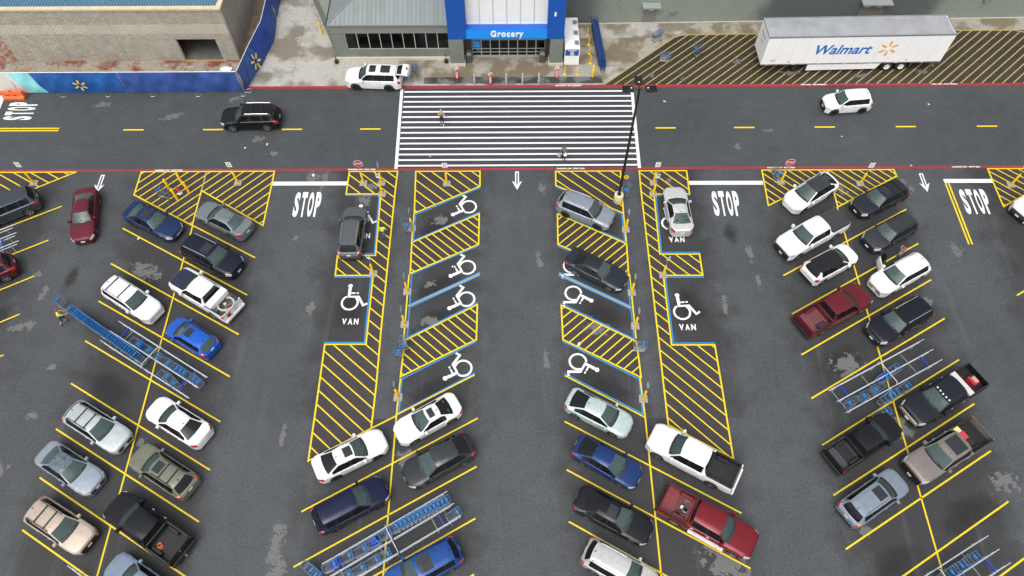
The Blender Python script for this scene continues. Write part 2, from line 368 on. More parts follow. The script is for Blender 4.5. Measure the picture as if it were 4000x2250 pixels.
# crosswalk: sealed ground, fifteen stripes, two side bars
CW = [(-9.72,49.05),(10.6,49.05),(10.42,39.80),(-9.58,39.80)]
cross = sheet('crosswalk_surface', CW, .004, A_CROSS, road)
for i in range(15):
    t = (i+.33)/15.0; y = 48.92-9.1*t*1.005-.0
    strip('crosswalk_stripe', (-9.62+.1*t,y), (10.5-.1*t,y), .175, P_WHT, road)
strip('crosswalk_edge', (-9.86,49.08), (-9.66,39.84), .26, P_WHT, road); strip('crosswalk_edge', (10.66,49.08), (10.5,39.84), .26, P_WHT, road)
# red fire lane lines, flush with the asphalt on the near side
strip('fire_lane_line', (-80,39.80), (80,39.80), .25, P_REDD, road, z=.0075)
for a, b in ((-47,-36.1),(-30.7,-19.7),(-13.5,-9.5),(-2.7,3.5),(10.4,14.4),(20.5,31.5),(39.2,60)): strip('fire_lane_line', (a,39.82), (b,39.82), .14, P_RED, road, z=.0082)
# the far kerb: a real step with a red face
kb = MB(); n_k = 46
for i in range(n_k):
    x0 = -70+i*140/n_k; x1 = x0+140/n_k-.012
    kb2 = MB(); kb2.add([(x0,49.16,0),(x1,49.16,0),(x1,49.20,.12),(x0,49.20,.12),(x0,49.38,.12),(x1,49.38,.12),(x1,49.38,-.02),(x0,49.38,-.02)], [(0,1,2,3),(3,2,5,4),(4,5,6,7),(0,3,4,7),(1,6,5,2)])
    if i == 0: kerb = kb2.build('kerb', P_RED); tag(kerb, 'red painted kerb along the store pavement', kind='structure')
    else: kb2.build('kerb_stone', P_RED, kerb)

def text_me(s, size, mat, off=0.0, sx=1.0, sy=1.0, shear=0.0, extrude=0.0, space=1.0):
    c = bpy.data.curves.new('lettering', 'FONT'); c.body = s; c.size = size; c.align_x = 'CENTER'; c.align_y = 'CENTER'; c.offset = off; c.extrude = extrude; c.space_character = space; c.resolution_u = 4; c.shear = shear
    o = bpy.data.objects.new('lettering', c); COL.objects.link(o); bpy.context.view_layer.update()
    dg = bpy.context.evaluated_depsgraph_get(); me = bpy.data.meshes.new_from_object(o.evaluated_get(dg)); bpy.data.objects.remove(o)
    for v in me.vertices: v.co.x *= sx; v.co.y *= sy
    xs = [v.co.x for v in me.vertices]; ys = [v.co.y for v in me.vertices]; cx, cy = (min(xs)+max(xs))/2, (min(ys)+max(ys))/2
    for v in me.vertices: v.co.x -= cx; v.co.y -= cy
    me.materials.clear(); me.materials.append(mat); return me
def fit(me, w, h):
    xs = [v.co.x for v in me.vertices]; ys = [v.co.y for v in me.vertices]; a, b = w/(max(xs)-min(xs)), h/(max(ys)-min(ys))
    for v in me.vertices: v.co.x *= a; v.co.y *= b
    return me
def word(s, w, h, gap, off):
    b = MB(); cw = (w-gap*(len(s)-1))/len(s)
    for i, ch in enumerate(s):
        me = fit(text_me(ch, 1.0, P_WHT, off), cw, h); x0 = -w/2+cw/2+i*(cw+gap)
        b.add([(v.co.x+x0, v.co.y, 0) for v in me.vertices], [tuple(p.vertices) for p in me.polygons])
    return b.mesh(P_WHT)
stop_me = word('STOP', 2.12, 2.5, .13, .045); van_me = word('VAN', 1.2, .5, .10, .04)
for x, y, rz in ((-16.5,36.2,0),(17.1,36.12,0),(37.12,36.2,0)): link('stop_lettering', stop_me, lot, (x,y,.0105), rz)
link('stop_lettering', stop_me, road, (-43.1,46.6,.0105), R(90)); 
for x, y in ((-11.86,25.5),(12.6,24.92),(12.73,32.63),(-11.75,33.1)): link('van_lettering', van_me, lot, (x,y,.0105), 0)
fire_me = text_me('FIRE LANE - NO PARKING', .20, SIGNW, .006)
for x in (-12.2, 5.0, 26.9, 38.6): link('fire_lane_lettering', fire_me, kerb, (x,49.29,.1235), 0)
for x in (-28.5, -12.5, 4.8, 22.2, 37.5): link('fire_lane_lettering', fire_me, road, (x,39.81,.0125), R(180))
# wheelchair symbols
def wheelchair():
    b = MB(); n = 30; w = .15
    c = (-.12,-.42); r = .66; a0, a1 = R(118), R(118+292)
    pts = [(c[0]+r*math.cos(a0+(a1-a0)*i/n), c[1]+r*math.sin(a0+(a1-a0)*i/n)) for i in range(n+1)]
    inn = [(c[0]+(r-w)*math.cos(a0+(a1-a0)*i/n), c[1]+(r-w)*math.sin(a0+(a1-a0)*i/n)) for i in range(n+1)]
    b.add([(*p,0) for p in pts]+[(*p,0) for p in inn], [(i,i+1,n+2+i,n+1+i) for i in range(n)])
    hd = [(-.22+.17*math.cos(2*math.pi*i/16), 1.02+.17*math.sin(2*math.pi*i/16), .0004) for i in range(16)]; b.add(hd, [tuple(range(16))])
    def pl(*p, z=.0008): b.add([(q[0],q[1],z) for q in p], [tuple(range(len(p)))])
    pl((-.34,.84),(-.34,.02),(-.14,.02),(-.10,.84)); pl((-.14,.02),(.42,.02),(.42,.17),(-.13,.17)); pl((-.12,.34),(.22,.34),(.22,.46),(-.11,.46)); pl((.30,.34),(.46,.34),(.46,.46),(.30,.46))
    pl((.42,.17),(.42,.0),(.80,-.66),(.95,-.56),(.54,.17), z=.0012); pl((.80,-.66),(.86,-.76),(1.22,-.55),(1.14,-.40),(.95,-.56), z=.0016)
    return b.mesh(P_WHT)
wc_me = wheelchair()
for x, y, rz in ((-11.95,27.5,0),(12.45,26.6,R(4)),(-11.95,35.0,0),(12.45,34.6,R(3))): o = link('wheelchair_symbol', wc_me, lot, (x,y,.0105), rz)
for x, y in ((-3.95,35.8),(-3.9,30.05),(-3.88,27.25),(-3.95,21.65)): link('wheelchair_symbol', wc_me, lot, (x,y,.0105), R(118))
for x, y in ((4.75,35.95),(4.75,29.9),(4.78,27.5),(4.85,21.9)): link('wheelchair_symbol', wc_me, lot, (x,y,.0105), R(-120))
# lane arrows with an open shaft
def arrow():
    b = MB(); q = lambda *p: b.add([(x,y,0) for x, y in p], [tuple(range(len(p)))])
    q((-.16,.95),(-.06,.95),(-.06,-.25),(-.16,-.25)); q((.06,.95),(.16,.95),(.16,-.25),(.06,-.25)); q((-.06,.95),(-.06,.84),(.06,.84),(.06,.95))
    q((-.42,-.05),(-.16,-.25),(-.06,-.25),(0,-.62),(0,-.98)); q((.42,-.05),(0,-.98),(0,-.62),(.06,-.25),(.16,-.25)); return b.mesh(P_WHT)
ar_me = arrow()
for x, y in ((-33.8,38.4),(.36,38.57),(33.56,38.18)): link('lane_arrow', ar_me, lot, (x,y,.0105), 0)
# pale scuffs, cement spills and dark oil patches
def blob_mat(key, col, soft, rough=.6, amt=.9):
    m, n, l, b = nodes_of(key); g = coord(n, 'Generated'); mp = n.new('ShaderNodeMapping'); l.new(g, mp.inputs[0]); mp.inputs['Location'].default_value = (-.5,-.5,0); mp.inputs['Scale'].default_value = (1,1,0)
    ln = n.new('ShaderNodeVectorMath'); ln.operation = 'LENGTH'; l.new(mp.outputs[0], ln.inputs[0]); co = coord(n)
    oi = n.new('ShaderNodeObjectInfo'); va = n.new('ShaderNodeVectorMath'); va.operation = 'ADD'; l.new(co, va.inputs[0]); l.new(oi.outputs['Location'], va.inputs[1])
    f = noise(n, l, .9 if soft else 1.7, 6, .72 if not soft else .5, va.outputs[0]); s = math_(n, l, 'ADD', ln.outputs[1], math_(n, l, 'MULTIPLY_ADD', f, 1.5 if not soft else .5, -.75 if not soft else -.25))
    mr = n.new('ShaderNodeMapRange'); mr.interpolation_type = 'SMOOTHSTEP'; l.new(s, mr.inputs[0]); mr.inputs[1].default_value = .05 if soft else .20; mr.inputs[2].default_value = .5 if soft else .27; mr.inputs[3].default_value = amt; mr.inputs[4].default_value = 0
    l.new(mr.outputs[0], b.inputs['Alpha']); l.new(mixc(n, l, ramp(n, l, noise(n, l, 12, 4, .7, co), .3, .7), tuple(c*.7 for c in col), tuple(c*1.2 for c in col)), b.inputs['Base Color']); b.inputs['Roughness'].default_value = rough
    MATS[key] = m; return m
SPILL = blob_mat('cement_spill', (.135,.137,.135), False); OIL = blob_mat('oil_soil', (.016,.016,.017), True, .5, .5); WETP = blob_mat('damp_patch', (.032,.028,.022), False, .35)
def blob(name, x, y, w, h, rz, mat, z=.0055, parent=lot):
    me = mesh_of([(-w/2,-h/2,0),(w/2,-h/2,0),(w/2,h/2,0),(-w/2,h/2,0)], [(0,1,2,3)], mat); return link(name, me, parent, (x,y,z+random.random()*.0008), R(rz))
for x, y, w, h, r in ((-27.9,29.9,3.6,1.9,-20),(-35.6,25.2,3.0,1.0,5),(-33.6,14.6,1.6,1.9,30),(-32.6,18.4,1.3,1.2,0),(-32.5,21.9,1.0,.8,0),(-24.8,16.4,.9,1.2,10),(26.9,20.9,0,0,0),(23.5,21.9,3.4,2.2,20),(34.0,31.4,1.5,1.9,0),(29.0,13.9,0,0,0),(31.6,13.6,2.2,2.0,30),(12.9,8.6,4.6,2.6,-30),(6.1,24.9,2.4,1.7,-20),(-14.7,9.5,1.2,5.0,-5),(-14.4,8.4,1.4,4.2,10),(-5.7,34.6,1.6,1.3,20),(-6.2,28.6,1.2,1.1,0),(-6.0,25.4,1.9,1.5,0),(-16.9,33.0,.9,.9,0),(-16.4,39.0,1.4,1.6,0),(-15.4,38.6,.8,2.4,-10),(2.0,30.8,.7,2.6,8),(2.3,22.4,.7,2.8,3),(18.2,31.2,.8,2.4,0),(18.4,28.6,.6,1.4,0),(-36.0,29.7,1.0,1.0,0),(-35.0,28.0,.8,2.4,-12),(26.5,37.6,1.2,2.2,30),(30.3,26.9,1.8,1.4,10),(25.3,26.8,1.5,1.8,0),(-7.0,15.3,1.8,1.4,0),(-11.9,36.6,1.6,2.0,0),(-11.4,38.1,1.4,1.4,0),(2.3,37.7,1.0,1.6,0),(11.9,39.3,1.3,.8,0),(12.8,38.5,.8,.9,0),(-29.6,45.9,2.6,1.2,10),(-24.6,47.9,2.4,.8,5),(-21.6,43.2,1.4,1.2,0),(-20.1,41.6,1.2,.8,0),(-36.2,47.3,2.8,.9,8),(19.0,42.1,.8,1.0,0),(22.0,43.9,1.6,.5,0),(26.0,17.4,1.6,2.2,10),(15.6,26.8,.6,2.6,0),(-15.4,17.0,.6,3.0,0),(-14.9,26.6,1.0,1.6,0),(31.8,38.2,.7,1.3,0),(21.9,10.6,1.0,1.0,0)):
    if w: blob('cement_stain', x, y, w*1.25, h*1.25, r, SPILL, parent=road if y > 39.7 else lot)
for x, y, w, h, r in ((-28.0,20.4,5.5,2.8,-30),(23.0,22.2,5.0,2.6,30),(28.6,11.6,5.5,2.6,30),(23.3,8.6,5,2.4,30),(-5.5,20.0,5,2.2,30),(-6.0,33.9,4.6,2.2,30),(-5.6,28.4,4.8,2.2,30),(-5.6,25.6,4.8,2.2,30),(6.6,26.0,4.8,2.2,-30),(6.3,20.4,4.8,2.2,-30),(-12.0,26.5,2.6,4.6,0),(12.9,26.6,2.6,4.6,0),(-38.5,25.5,5,2.6,30),(-39.4,22.4,5,2.6,30),(-28,28.9,5,2.6,-30),(17.0,33.2,1.6,2.2,0),(12.6,6.0,5,2.6,-30),(-33.4,29.4,1.2,3.0,-10)):
    blob('oil_stain', x, y, w, h, r, OIL, .0045)
blob('oil_stain', -33.3, 29.2, 1.0, 1.3, -20, WETP, .006); blob('oil_stain', -44.3, 46.4, 1.0, .8, 30, WETP, .006, road); blob('oil_stain', 32.4, 37.6, .8, 1.4, 0, SPILL, .006)
# a few scraps of litter
for i, (x, y, s) in enumerate(((-22.6,42.2,.09),(-20.8,42.6,.10),(13.4,47.4,.12),(-6.9,41.2,.08),(36.5,46.9,.1),(6.9,17.4,.14),(-16.4,39.2,.14),(33.0,39.95,.1),(4.7,23.6,.16),(28.0,43.2,.07),(-29.2,32.9,.1),(-4.6,30.2,.08))):
    b = MB(); b.add([(-s,-s*.6,.006),(s*.9,-s*.5,.03),(s,s*.6,.02),(0,s*.8,.05),(-s*.8,s*.5,.012)], [(0,1,2,3,4)])
    o = b.build('litter_scrap', plain('litter_white', (.62,.63,.62), .7), loc=(x,y,.012), rz=i*1.3)
    wh_ = ['on the road behind the dark moving wagon','on the road left of the crosswalk, nearer one','on the road right of the lamp post heads','on the crosswalk between the walkers','on the road beyond the white moving hatchback','beside the pale mint hatchback','before the stop bar by the stop sign','on the red line by the lane arrow','beside the lower accessible stall hatching','on the road ahead of the far right arrow','beside the blue parked sedan with sunroof','on the upper accessible stall hatching'][i]
    tag(o, 'small white litter scrap '+wh_, 'litter', 'litter scraps')

# thin cracks and sealed seams in the asphalt
random.seed(4)
SEAM = plain('seam_tar', (.012,.012,.013), .5, 0, .3, 9)
for x0, y0, a, ln in ((34.6,24.5,-72,9),(18.3,20,86,7),(-34.5,20,84,6)):
    pts = []; x, y, an = x0, y0, R(a)
    for k in range(int(ln/.45)): pts.append((x,y)); an = R(a)+random.uniform(-.28,.28); x += .45*math.cos(an); y += .45*math.sin(an)
    b = MB()
    for k in range(len(pts)-1):
        w = random.uniform(.006,.014); p, q = pts[k], pts[k+1]; dx, dy = q[0]-p[0], q[1]-p[1]; l_ = math.hypot(dx,dy); nx_, ny_ = -dy/l_*w, dx/l_*w
        b.add([(p[0]-nx_,p[1]-ny_,.0042),(q[0]-nx_,q[1]-ny_,.0042),(q[0]+nx_,q[1]+ny_,.0042),(p[0]+nx_,p[1]+ny_,.0042)], [(0,1,2,3)])
    b.build('crack', SEAM, road if y0 > 39.8 else lot)
# ------------------------------------------------------------------ pavement in front of the store
KZ = .10
def clip(poly, a, b):
    """keep what lies to the left of a->b"""
    out = []; s = lambda p: (b[0]-a[0])*(p[1]-a[1])-(b[1]-a[1])*(p[0]-a[0])
    for i in range(len(poly)):
        p, q = poly[i], poly[(i+1) % len(poly)]; sp, sq = s(p), s(q)
        if sp >= 0: out.append(p)
        if (sp >= 0) != (sq >= 0):
            t = sp/(sp-sq); out.append((p[0]+(q[0]-p[0])*t, p[1]+(q[1]-p[1])*t))
    return out
pave = sheet('pavement', [(-23.6,49.38),(8.16,49.38),(15.16,55.55),(16.57,55.93),(60,56.6),(60,60),(-23.6,66)], KZ-.03, CONC2, kind='structure'); pave['label'] = 'stained concrete pavement in front of the store'
XS = [-23.5,-19.8,-15.3,-11.6,-7.95,-4.26,-.5,3.3,8.1,10.75,14.0,16.8,19.7,22.6,25.5,28.4,31.3,34.2,37.1,40,43,46,49]
YS = [49.39,51.75,55.56,58.2,61.6,65]
D1 = ((8.16,49.38),(15.16,55.55))
def slab(x0, x1, y0, y1, mat):
    g = .008; p = [(x0+g,y0+g),(x1-g,y0+g),(x1-g,y1-g),(x0+g,y1-g)]
    if x1 > 8.1:
        p = clip(p, *D1)
        if x0 >= 14: p = clip(p, (10,55.95), (60,56.5))
    if len(p) < 3: return
    z = KZ+random.uniform(-.002,.002); b = MB(); b.prism(p, KZ-.05, z); b.build('slab', mat, pave)
for j in range(len(YS)-1):
    for i in range(len(XS)-1):
        x0, x1, y0, y1 = XS[i], XS[i+1], YS[j], YS[j+1]
        if j == 0 and -7.96 <= x0 < 8.0:
            slab(x0,x1,49.39,49.62,CONC); slab(x0,x1,49.62,50.44,CONC_DARK); slab(x0,x1,50.44,51.75,CONC2); continue
        if j >= 3 and x0 > -17: continue
        slab(x0, x1, y0, y1, CONC2 if (j == 1 and x0 > -8) else CONC)
# hatched loading strip where the trailer stands
LA = [(8.2,49.40),(60,49.40),(60,56.3),(49.2,55.6),(48.2,56.05),(47.3,56.36),(42,56.36),(23.1,56.0),(16.57,55.93),(15.8,55.84),(15.16,55.57)]
load = sheet('loading_strip', LA, KZ-.012, A_TRUCK, kind='structure'); load['label'] = 'damp dark loading strip with faded diagonal stripes'
for i in (10, 9, 8, 7, 6, 5, 4): strip('border_line', LA[i], LA[(i+1) % 11], .13, P_YELF, load, z=KZ+.002+.0004*i)
for a, b in inside_lines(LA, R(41.2), .618, (9.11,49.41)):
    if a[0] < 52: strip('hatch_stripe', a, b, .105, P_YELF, load, z=KZ-.006)
for x, y, w, h in ((25.2,50.8,4.5,1.0),(31.5,50.4,3,.8),(20.5,52.3,1.6,1.4),(12.6,50.6,1,1),(37,50.9,2.4,.8),(15.4,50.1,1,.8)): blob('cement_stain', x, y, w, h, 5, SPILL, KZ-.003, load)

# ------------------------------------------------------------------ unfinished block building on the far left
BLK = plain('block_face', (.41,.38,.32), .9, 0, .2, .9, .3, 0, .3)
BLK2 = plain('block_face_dark', (.37,.34,.28), .9, 0, .2, 1.2, .3, 0, .3)
BLK3 = plain('block_face_smooth', (.50,.46,.385), .9, 0, .16, .7, .3, 0, .15)
MORTAR = plain('mortar', (.70,.66,.56), .95, 0, .1, 8)
def brick_mat(key, c1, c2, mort, sx=1.0, bw=.4, bh=.2, ms=.012, plane='xz', rough=.85):
    m, n, l, b = nodes_of(key); co = coord(n); s = n.new('ShaderNodeSeparateXYZ'); l.new(co, s.inputs[0]); c = n.new('ShaderNodeCombineXYZ')
    l.new(s.outputs[0 if plane == 'xz' else 1], c.inputs[0]); l.new(s.outputs[2], c.inputs[1])
    t = n.new('ShaderNodeTexBrick'); l.new(c.outputs[0], t.inputs[0]); t.inputs['Scale'].default_value = 1.0; t.inputs['Brick Width'].default_value = bw; t.inputs['Row Height'].default_value = bh; t.inputs['Mortar Size'].default_value = ms; t.inputs['Mortar Smooth'].default_value = .3
    t.inputs['Color1'].default_value = (*c1,1); t.inputs['Color2'].default_value = (*c2,1); t.inputs['Mortar'].default_value = (*mort,1)
    f = noise(n, l, .5, 5, .6, co); g = noise(n, l, 9, 4, .7, co)
    k = mixc(n, l, .7, t.outputs[0], ramp(n, l, f, .3, .7, (.75,.75,.75), (1.15,1.15,1.15)), 'MULTIPLY'); k = mixc(n, l, .5, k, ramp(n, l, g, .3, .7, (.8,.8,.8), (1.18,1.18,1.18)), 'MULTIPLY')
    l.new(k, b.inputs['Base Color']); b.inputs['Roughness'].default_value = rough
    h = math_(n, l, 'SUBTRACT', g, math_(n, l, 'MULTIPLY', t.outputs[1], 1.2)); bump(n, l, h, .5, .02, b); MATS[key] = m; return m
YB = 52.84; XL, XR = -45.4, -25.02; ZT = 5.55; OX0, OX1, OZ1 = -30.06, -26.50, 2.52
bb = empty('block_building', ((XL+XR)/2, YB, 0)); tag(bb, 'unfinished tan concrete block building with blue metal roof and dark doorway', 'building')
def sub(x, y, z=0): return (x-bb.location.x, y-bb.location.y, z-bb.location.z)
def inb(mb, name, mat, parent=bb, **k):
    mb.v = [sub(*v) for v in mb.v]; return mb.build(name, mat, parent, **k)
b = MB(); b.box(XL,OX0,YB+.02,YB+.3,-.02,ZT); b.box(OX1,XR-.02,YB+.02,YB+.3,-.02,ZT); b.box(OX0,OX1,YB+.02,YB+.3,OZ1,ZT)
core = inb(b, 'wall', MORTAR)
b = MB(); b.box(XR-.3,XR-.001,YB+.3,YB+30,-.02,ZT); inb(b, 'side_wall', brick_mat('side_block', (.36,.325,.27), (.31,.28,.23), (.46,.42,.35), plane='yz'))
b = MB(); b.box(XL,XL+.3,YB+.3,YB+30,-.02,ZT); inb(b, 'side_wall', BLK2)
# every block of the front wall is a piece; the 300 nearest the camera are separate parts
bw, bh, mo = .406, .2035, .0125; blocks = []
rows = int(ZT/bh)
for r in range(rows):
    z0 = r*bh; x = XL-(bw/2 if r % 2 else 0)
    smooth_band = 3.1 < z0+.05 < 4.1
    while x < XR:
        a, c = max(x, XL), min(x+bw, XR); x += bw
        if c-a < .06: continue
        if z0+bh/2 < OZ1 and c > OX0 and a < OX1:
            if a < OX0-.05: c = OX0
            elif c > OX1+.05: a = OX1
            else: continue
        blocks.append((a, c, z0, smooth_band))
blk_cache = {}
def block_mesh(w, mat):
    k = (round(w,3), mat.name)
    if k not in blk_cache:
        q = MB(); q.box(mo, w-mo, .02, .05, mo, bh-mo); blk_cache[k] = q.mesh(mat)
    return blk_cache[k]
blocks.sort(key=lambda t: -(t[0]+.0*t[2]))
rest = MB()
for i, (a, c, z0, sm) in enumerate(blocks):
    jit = random.uniform(-.003,.003); mt = BLK3 if sm else (BLK if random.random() < .6 else BLK2)
    if i < 290: link('brick', block_mesh(c-a, mt), bb, sub(a, YB-.03+jit, z0))
    else: rest.box(a+mo, c-mo, YB-.01+jit, YB+.019, z0+mo, z0+bh-mo, 2 if sm else (0 if mt is BLK else 1))
tag(inb(rest, 'brick', [BLK, BLK2, BLK3]), kind='stuff')
b = MB()
for x in (-40.4,-35.2,-25.9): b.box(x-.007,x+.007,YB-.018,YB-.006,.0,ZT)
inb(b, 'control_joint', plain('joint_sealant', (.20,.18,.15), .8))
b = MB(); b.box(XL-.1,XR+.1,YB-.10,YB+.34,ZT,ZT+.16); b.box(XR-.34,XR+.1,YB+.34,YB+30,ZT,ZT+.16); inb(b, 'coping', plain('timber_coping', (.58,.49,.32), .7, 0, .15, 2))
RB = plain('roof_blue_metal', (.115,.235,.34), .42, .35, .12, .6); b = MB(); x = XL-.05; prof = []
while x < XR-.4: prof += [(x,0),(x+.075,0),(x+.10,.06),(x+.15,.06),(x+.175,0)]; x += .25
n = len(prof); vs = [(p[0], YB+.36, ZT+.08+p[1]) for p in prof]+[(p[0], YB+26, ZT+1.4+p[1]) for p in prof]; b.add(vs, [(i,i+1,n+i+1,n+i) for i in range(n-1)]); inb(b, 'roof', RB)
b = MB(); b.box(OX0-.02,OX1+.02,YB+.3,YB+6,-.02,.02); inb(b, 'doorway_floor', plain('dusty_floor', (.12,.12,.115), .9, 0, .4, .6))
b = MB(); b.box(OX0-2,OX1+1.4,YB+6,YB+6.2,0,4.2); b.box(OX0-2.1,OX0-2,YB+.3,YB+6,0,4.2); b.box(OX1+1.3,OX1+1.4,YB+.3,YB+6,0,4.2); b.box(OX0-2.1,OX1+1.4,YB+.3,YB+6.2,4.2,4.3); inb(b, 'inner_room', plain('inner_dark', (.06,.07,.075), .9))
b = MB(); b.box(OX0-.2,OX1+.3,YB-.16,YB-.04,-.02,.14); inb(b, 'timber_sill', plain('timber_form', (.42,.26,.12), .8, 0, .25, 3))
# torn up red soil between the building and the fence
def soil(key):
    m, n, l, bs = nodes_of(key); co = coord(n); f = noise(n, l, .5, 6, .65, co); g = noise(n, l, 4, 5, .7, co)
    sp_ = n.new('ShaderNodeSeparateXYZ'); l.new(co, sp_.inputs[0]); fy = math_(n, l, 'ADD', f, math_(n, l, 'MAXIMUM', math_(n, l, 'MULTIPLY_ADD', sp_.outputs[1], -.09, 4.72), -.0)); c = mixc(n, l, ramp(n, l, fy, .42, .56), (.19,.062,.03), (.30,.265,.215)); c = mixc(n, l, .7, c, ramp(n, l, g, .3, .7, (.55,.55,.55), (1.25,1.25,1.25)), 'MULTIPLY'); l.new(c, bs.inputs['Base Color']); bs.inputs['Roughness'].default_value = .95; bump(n, l, g, .8, .05, bs); MATS[key] = m; return m
nx, ny = 110, 16; vs = []
for j in range(ny+1):
    for i in range(nx+1):
        x = -58+i*34.2/nx; y = 48.92+j*(YB-48.90)/ny if x > XL else 48.92+j*12/ny; vs.append((x,y,.03+.10*random.random()*(1 if 0 < j < ny else .3)))
soil_o = link('bare_soil', mesh_of(vs, [(j*(nx+1)+i, j*(nx+1)+i+1, (j+1)*(nx+1)+i+1, (j+1)*(nx+1)+i) for j in range(ny) for i in range(nx)], soil('red_soil'), smooth=True)); tag(soil_o, 'red and grey torn up soil behind the blue fence', kind='structure')
for i, (x, y, s, mt, lab) in enumerate(((-26.0,51.6,.55,WHITE,'crumpled white plastic bag on soil by fence corner'),(-25.7,50.4,.7,YEL_PIPE,'yellow plastic sack lying inside the fence corner'),(-29.3,51.9,.35,CONC_PAD,'pale rubble lump beside the dark doorway'))):
    b = MB(); random.seed(i+3); prof = []; N = 10
    ring = lambda r, z: [(r*s*math.cos(6.283*k/N)*random.uniform(.75,1.2), r*s*.6*math.sin(6.283*k/N)*random.uniform(.75,1.2), z*s) for k in range(N)]
    v = ring(1,0)+ring(.95,.22)+ring(.5,.42)+[(0,0,.46*s)]; f = [(r*N+k, r*N+(k+1)%N, (r+1)*N+(k+1)%N, (r+1)*N+k) for r in (0,1) for k in range(N)]+[(2*N+k, 2*N+(k+1)%N, 3*N) for k in range(N)]
    b.add(v, f); tag(b.build(['plastic_bag','plastic_sack','rubble_lump'][i], mt, loc=(x,y,.06), smooth=True), lab, ['bag','sack','rubble'][i])
random.seed(21)

# ------------------------------------------------------------------ banner fence
BAN = plain('banner_blue', (.014,.100,.36), .55, 0, .35, .7); BAN2 = plain('banner_blue_violet', (.034,.085,.31), .55, 0, .4, .7); BANW = plain('banner_white', (.66,.66,.62), .55, 0, .08, 1); BANC = plain('banner_aqua', (.25,.66,.68), .55, 0, .1, 1); SPARK = plain('spark_yellow', (.80,.56,.10), .5)
FH = 2.35
def spark(r, mat, flat=1.0):
    """six petals round an open centre, in the x-z plane"""
    q = MB()
    for k in range(6):
        a = R(90+60*k); c, s = math.cos(a), math.sin(a); pts = []
        for (u, w) in ((.30,-.07),(.34,-.10),(.80,-.135),(.94,-.10),(1.0,0),(.94,.10),(.80,.135),(.34,.10),(.30,.07)): pts.append(((u*c-w*s)*r, 0, (u*s+w*c)*r*flat))
        q.add(pts, [tuple(range(len(pts)))[::-1]])
    return q.mesh(mat)
def banner(name, a, b, mat, parent, wav=.10, tilt=(0,0), z0=.06, z1=FH, nx=26, nz=7):
    (ax, ay), (bx, by) = a, b; L = math.hypot(bx-ax, by-ay); ux, uy = (bx-ax)/L, (by-ay)/L; nxv, nyv = uy, -ux; vs = []
    ph = random.random()*9
    for j in range(nz+1):
        for i in range(nx+1):
            t = i/nx; h = j/nz; w = wav*math.sin(math.pi*min(1,max(0,h)))*(.55*math.sin(t*L*2.1+ph+h*2.2)+.45*math.sin(t*L*4.7+ph*2-h*3.1))
            o = .035+abs(wav)*.4*math.sin(math.pi*h)+w*.5+(tilt[0]+(tilt[1]-tilt[0])*t)*(1-h)
            vs.append((ax+ux*t*L+nxv*o, ay+uy*t*L+nyv*o, z0+(z1-z0)*h))
    return link(name, mesh_of(vs, [(j*(nx+1)+i, j*(nx+1)+i+1, (j+1)*(nx+1)+i+1, (j+1)*(nx+1)+i) for j in range(nz) for i in range(nx)], mat, smooth=True), parent)
FY = 48.82
ff = empty('banner_fence'); tag(ff, 'long blue banner fence along the road with white and aqua end', 'fence')
xs = [-56.0,-52.0,-48.0,-43.95,-39.9,-35.9,-31.9,-27.9,-23.9]
for i, x in enumerate(xs): 
    q = MB(); q.bar((x,FY,0),(x,FY,FH+.03),.03,8); q.build('post', STEEL, ff)
    q = MB(); q.path([(x-.16,FY-.08,.02),(x-.24,FY-.42,.02),(x-.18,FY-.55,.02),(x+.16,FY-.55,.02),(x+.22,FY-.42,.02),(x+.16,FY-.08,.02)], .022, 6); q.build('foot', STEEL, ff)
q = MB(); q.bar((xs[0],FY,FH),(xs[-1],FY,FH),.03,8); q.build('top_rail', WHITE, ff)
q = MB(); q.bar((xs[0],FY,.1),(xs[-1],FY,.1),.025,6); q.build('bottom_rail', STEEL, ff)
banner('banner_panel', (-56,FY), (-43.9,FY), BANW, ff, .06); 
def slant(name, xa0, xa1, xb0, xb1, mat):
    """panel with slanted ends: bottom from xa0 to xb0, top from xa1 to xb1"""
    vs = []; N, K = 70, 9
    for j in range(K+1):
        h = j/K
        for i in range(N+1):
            t = i/N; x = (xa0+(xa1-xa0)*h)*(1-t)+(xb0+(xb1-xb0)*h)*t
            vs.append((x, FY-.045-.10*math.sin(math.pi*h)-.075*math.sin(math.pi*h)*(math.sin(x*1.9+h*2.6)+math.sin(x*4.3-h*3.5)*.7+math.sin(x*9.1+h*6)*.3), .07+(FH-.07)*h))
    return link(name, mesh_of(vs, [(j*(N+1)+i, j*(N+1)+i+1, (j+1)*(N+1)+i+1, (j+1)*(N+1)+i) for j in range(K) for i in range(N)], mat, smooth=True), ff)
slant('banner_panel', -43.9, -43.9, -42.7, -44.0+.2, BANW); slant('banner_panel', -42.7, -43.78, -41.3, -41.2-.75, BANC); slant('banner_panel', -41.28, -41.93, -34.2, -34.2, BAN); slant('banner_panel', -34.15, -34.15, -23.95, -23.95, BAN2)
sp = spark(.62, SPARK); link('spark_emblem', sp, ff, (-37.9, FY-.30, 1.12))
for x, z in ((-32.6,1.7),(-29.6,1.3),(-27.0,1.5)):
    pass
sf = empty('side_banner_fence'); tag(sf, 'slumped dark blue banner fence turning back beside the block building', 'fence')
sb = [(-23.86,48.85),(-23.45,52.1),(-22.9,55.4),(-22.95,58.6),(-23.0,63.0)]
BAN3 = plain('banner_navy', (.012,.055,.28), .5, 0, .4, .9)
for i in range(4):
    a, c = sb[i], sb[i+1]; banner('banner_panel', a, c, BAN3 if i else BAN2, sf, .30, ((0,.55),(.55,.6),(.6,.35),(.35,.35))[i], .06, FH)
    for k, mt in ((FH, WHITE),): q = MB(); q.bar((*a,k),(*c,k),.028,6); q.build('top_rail', mt, sf)
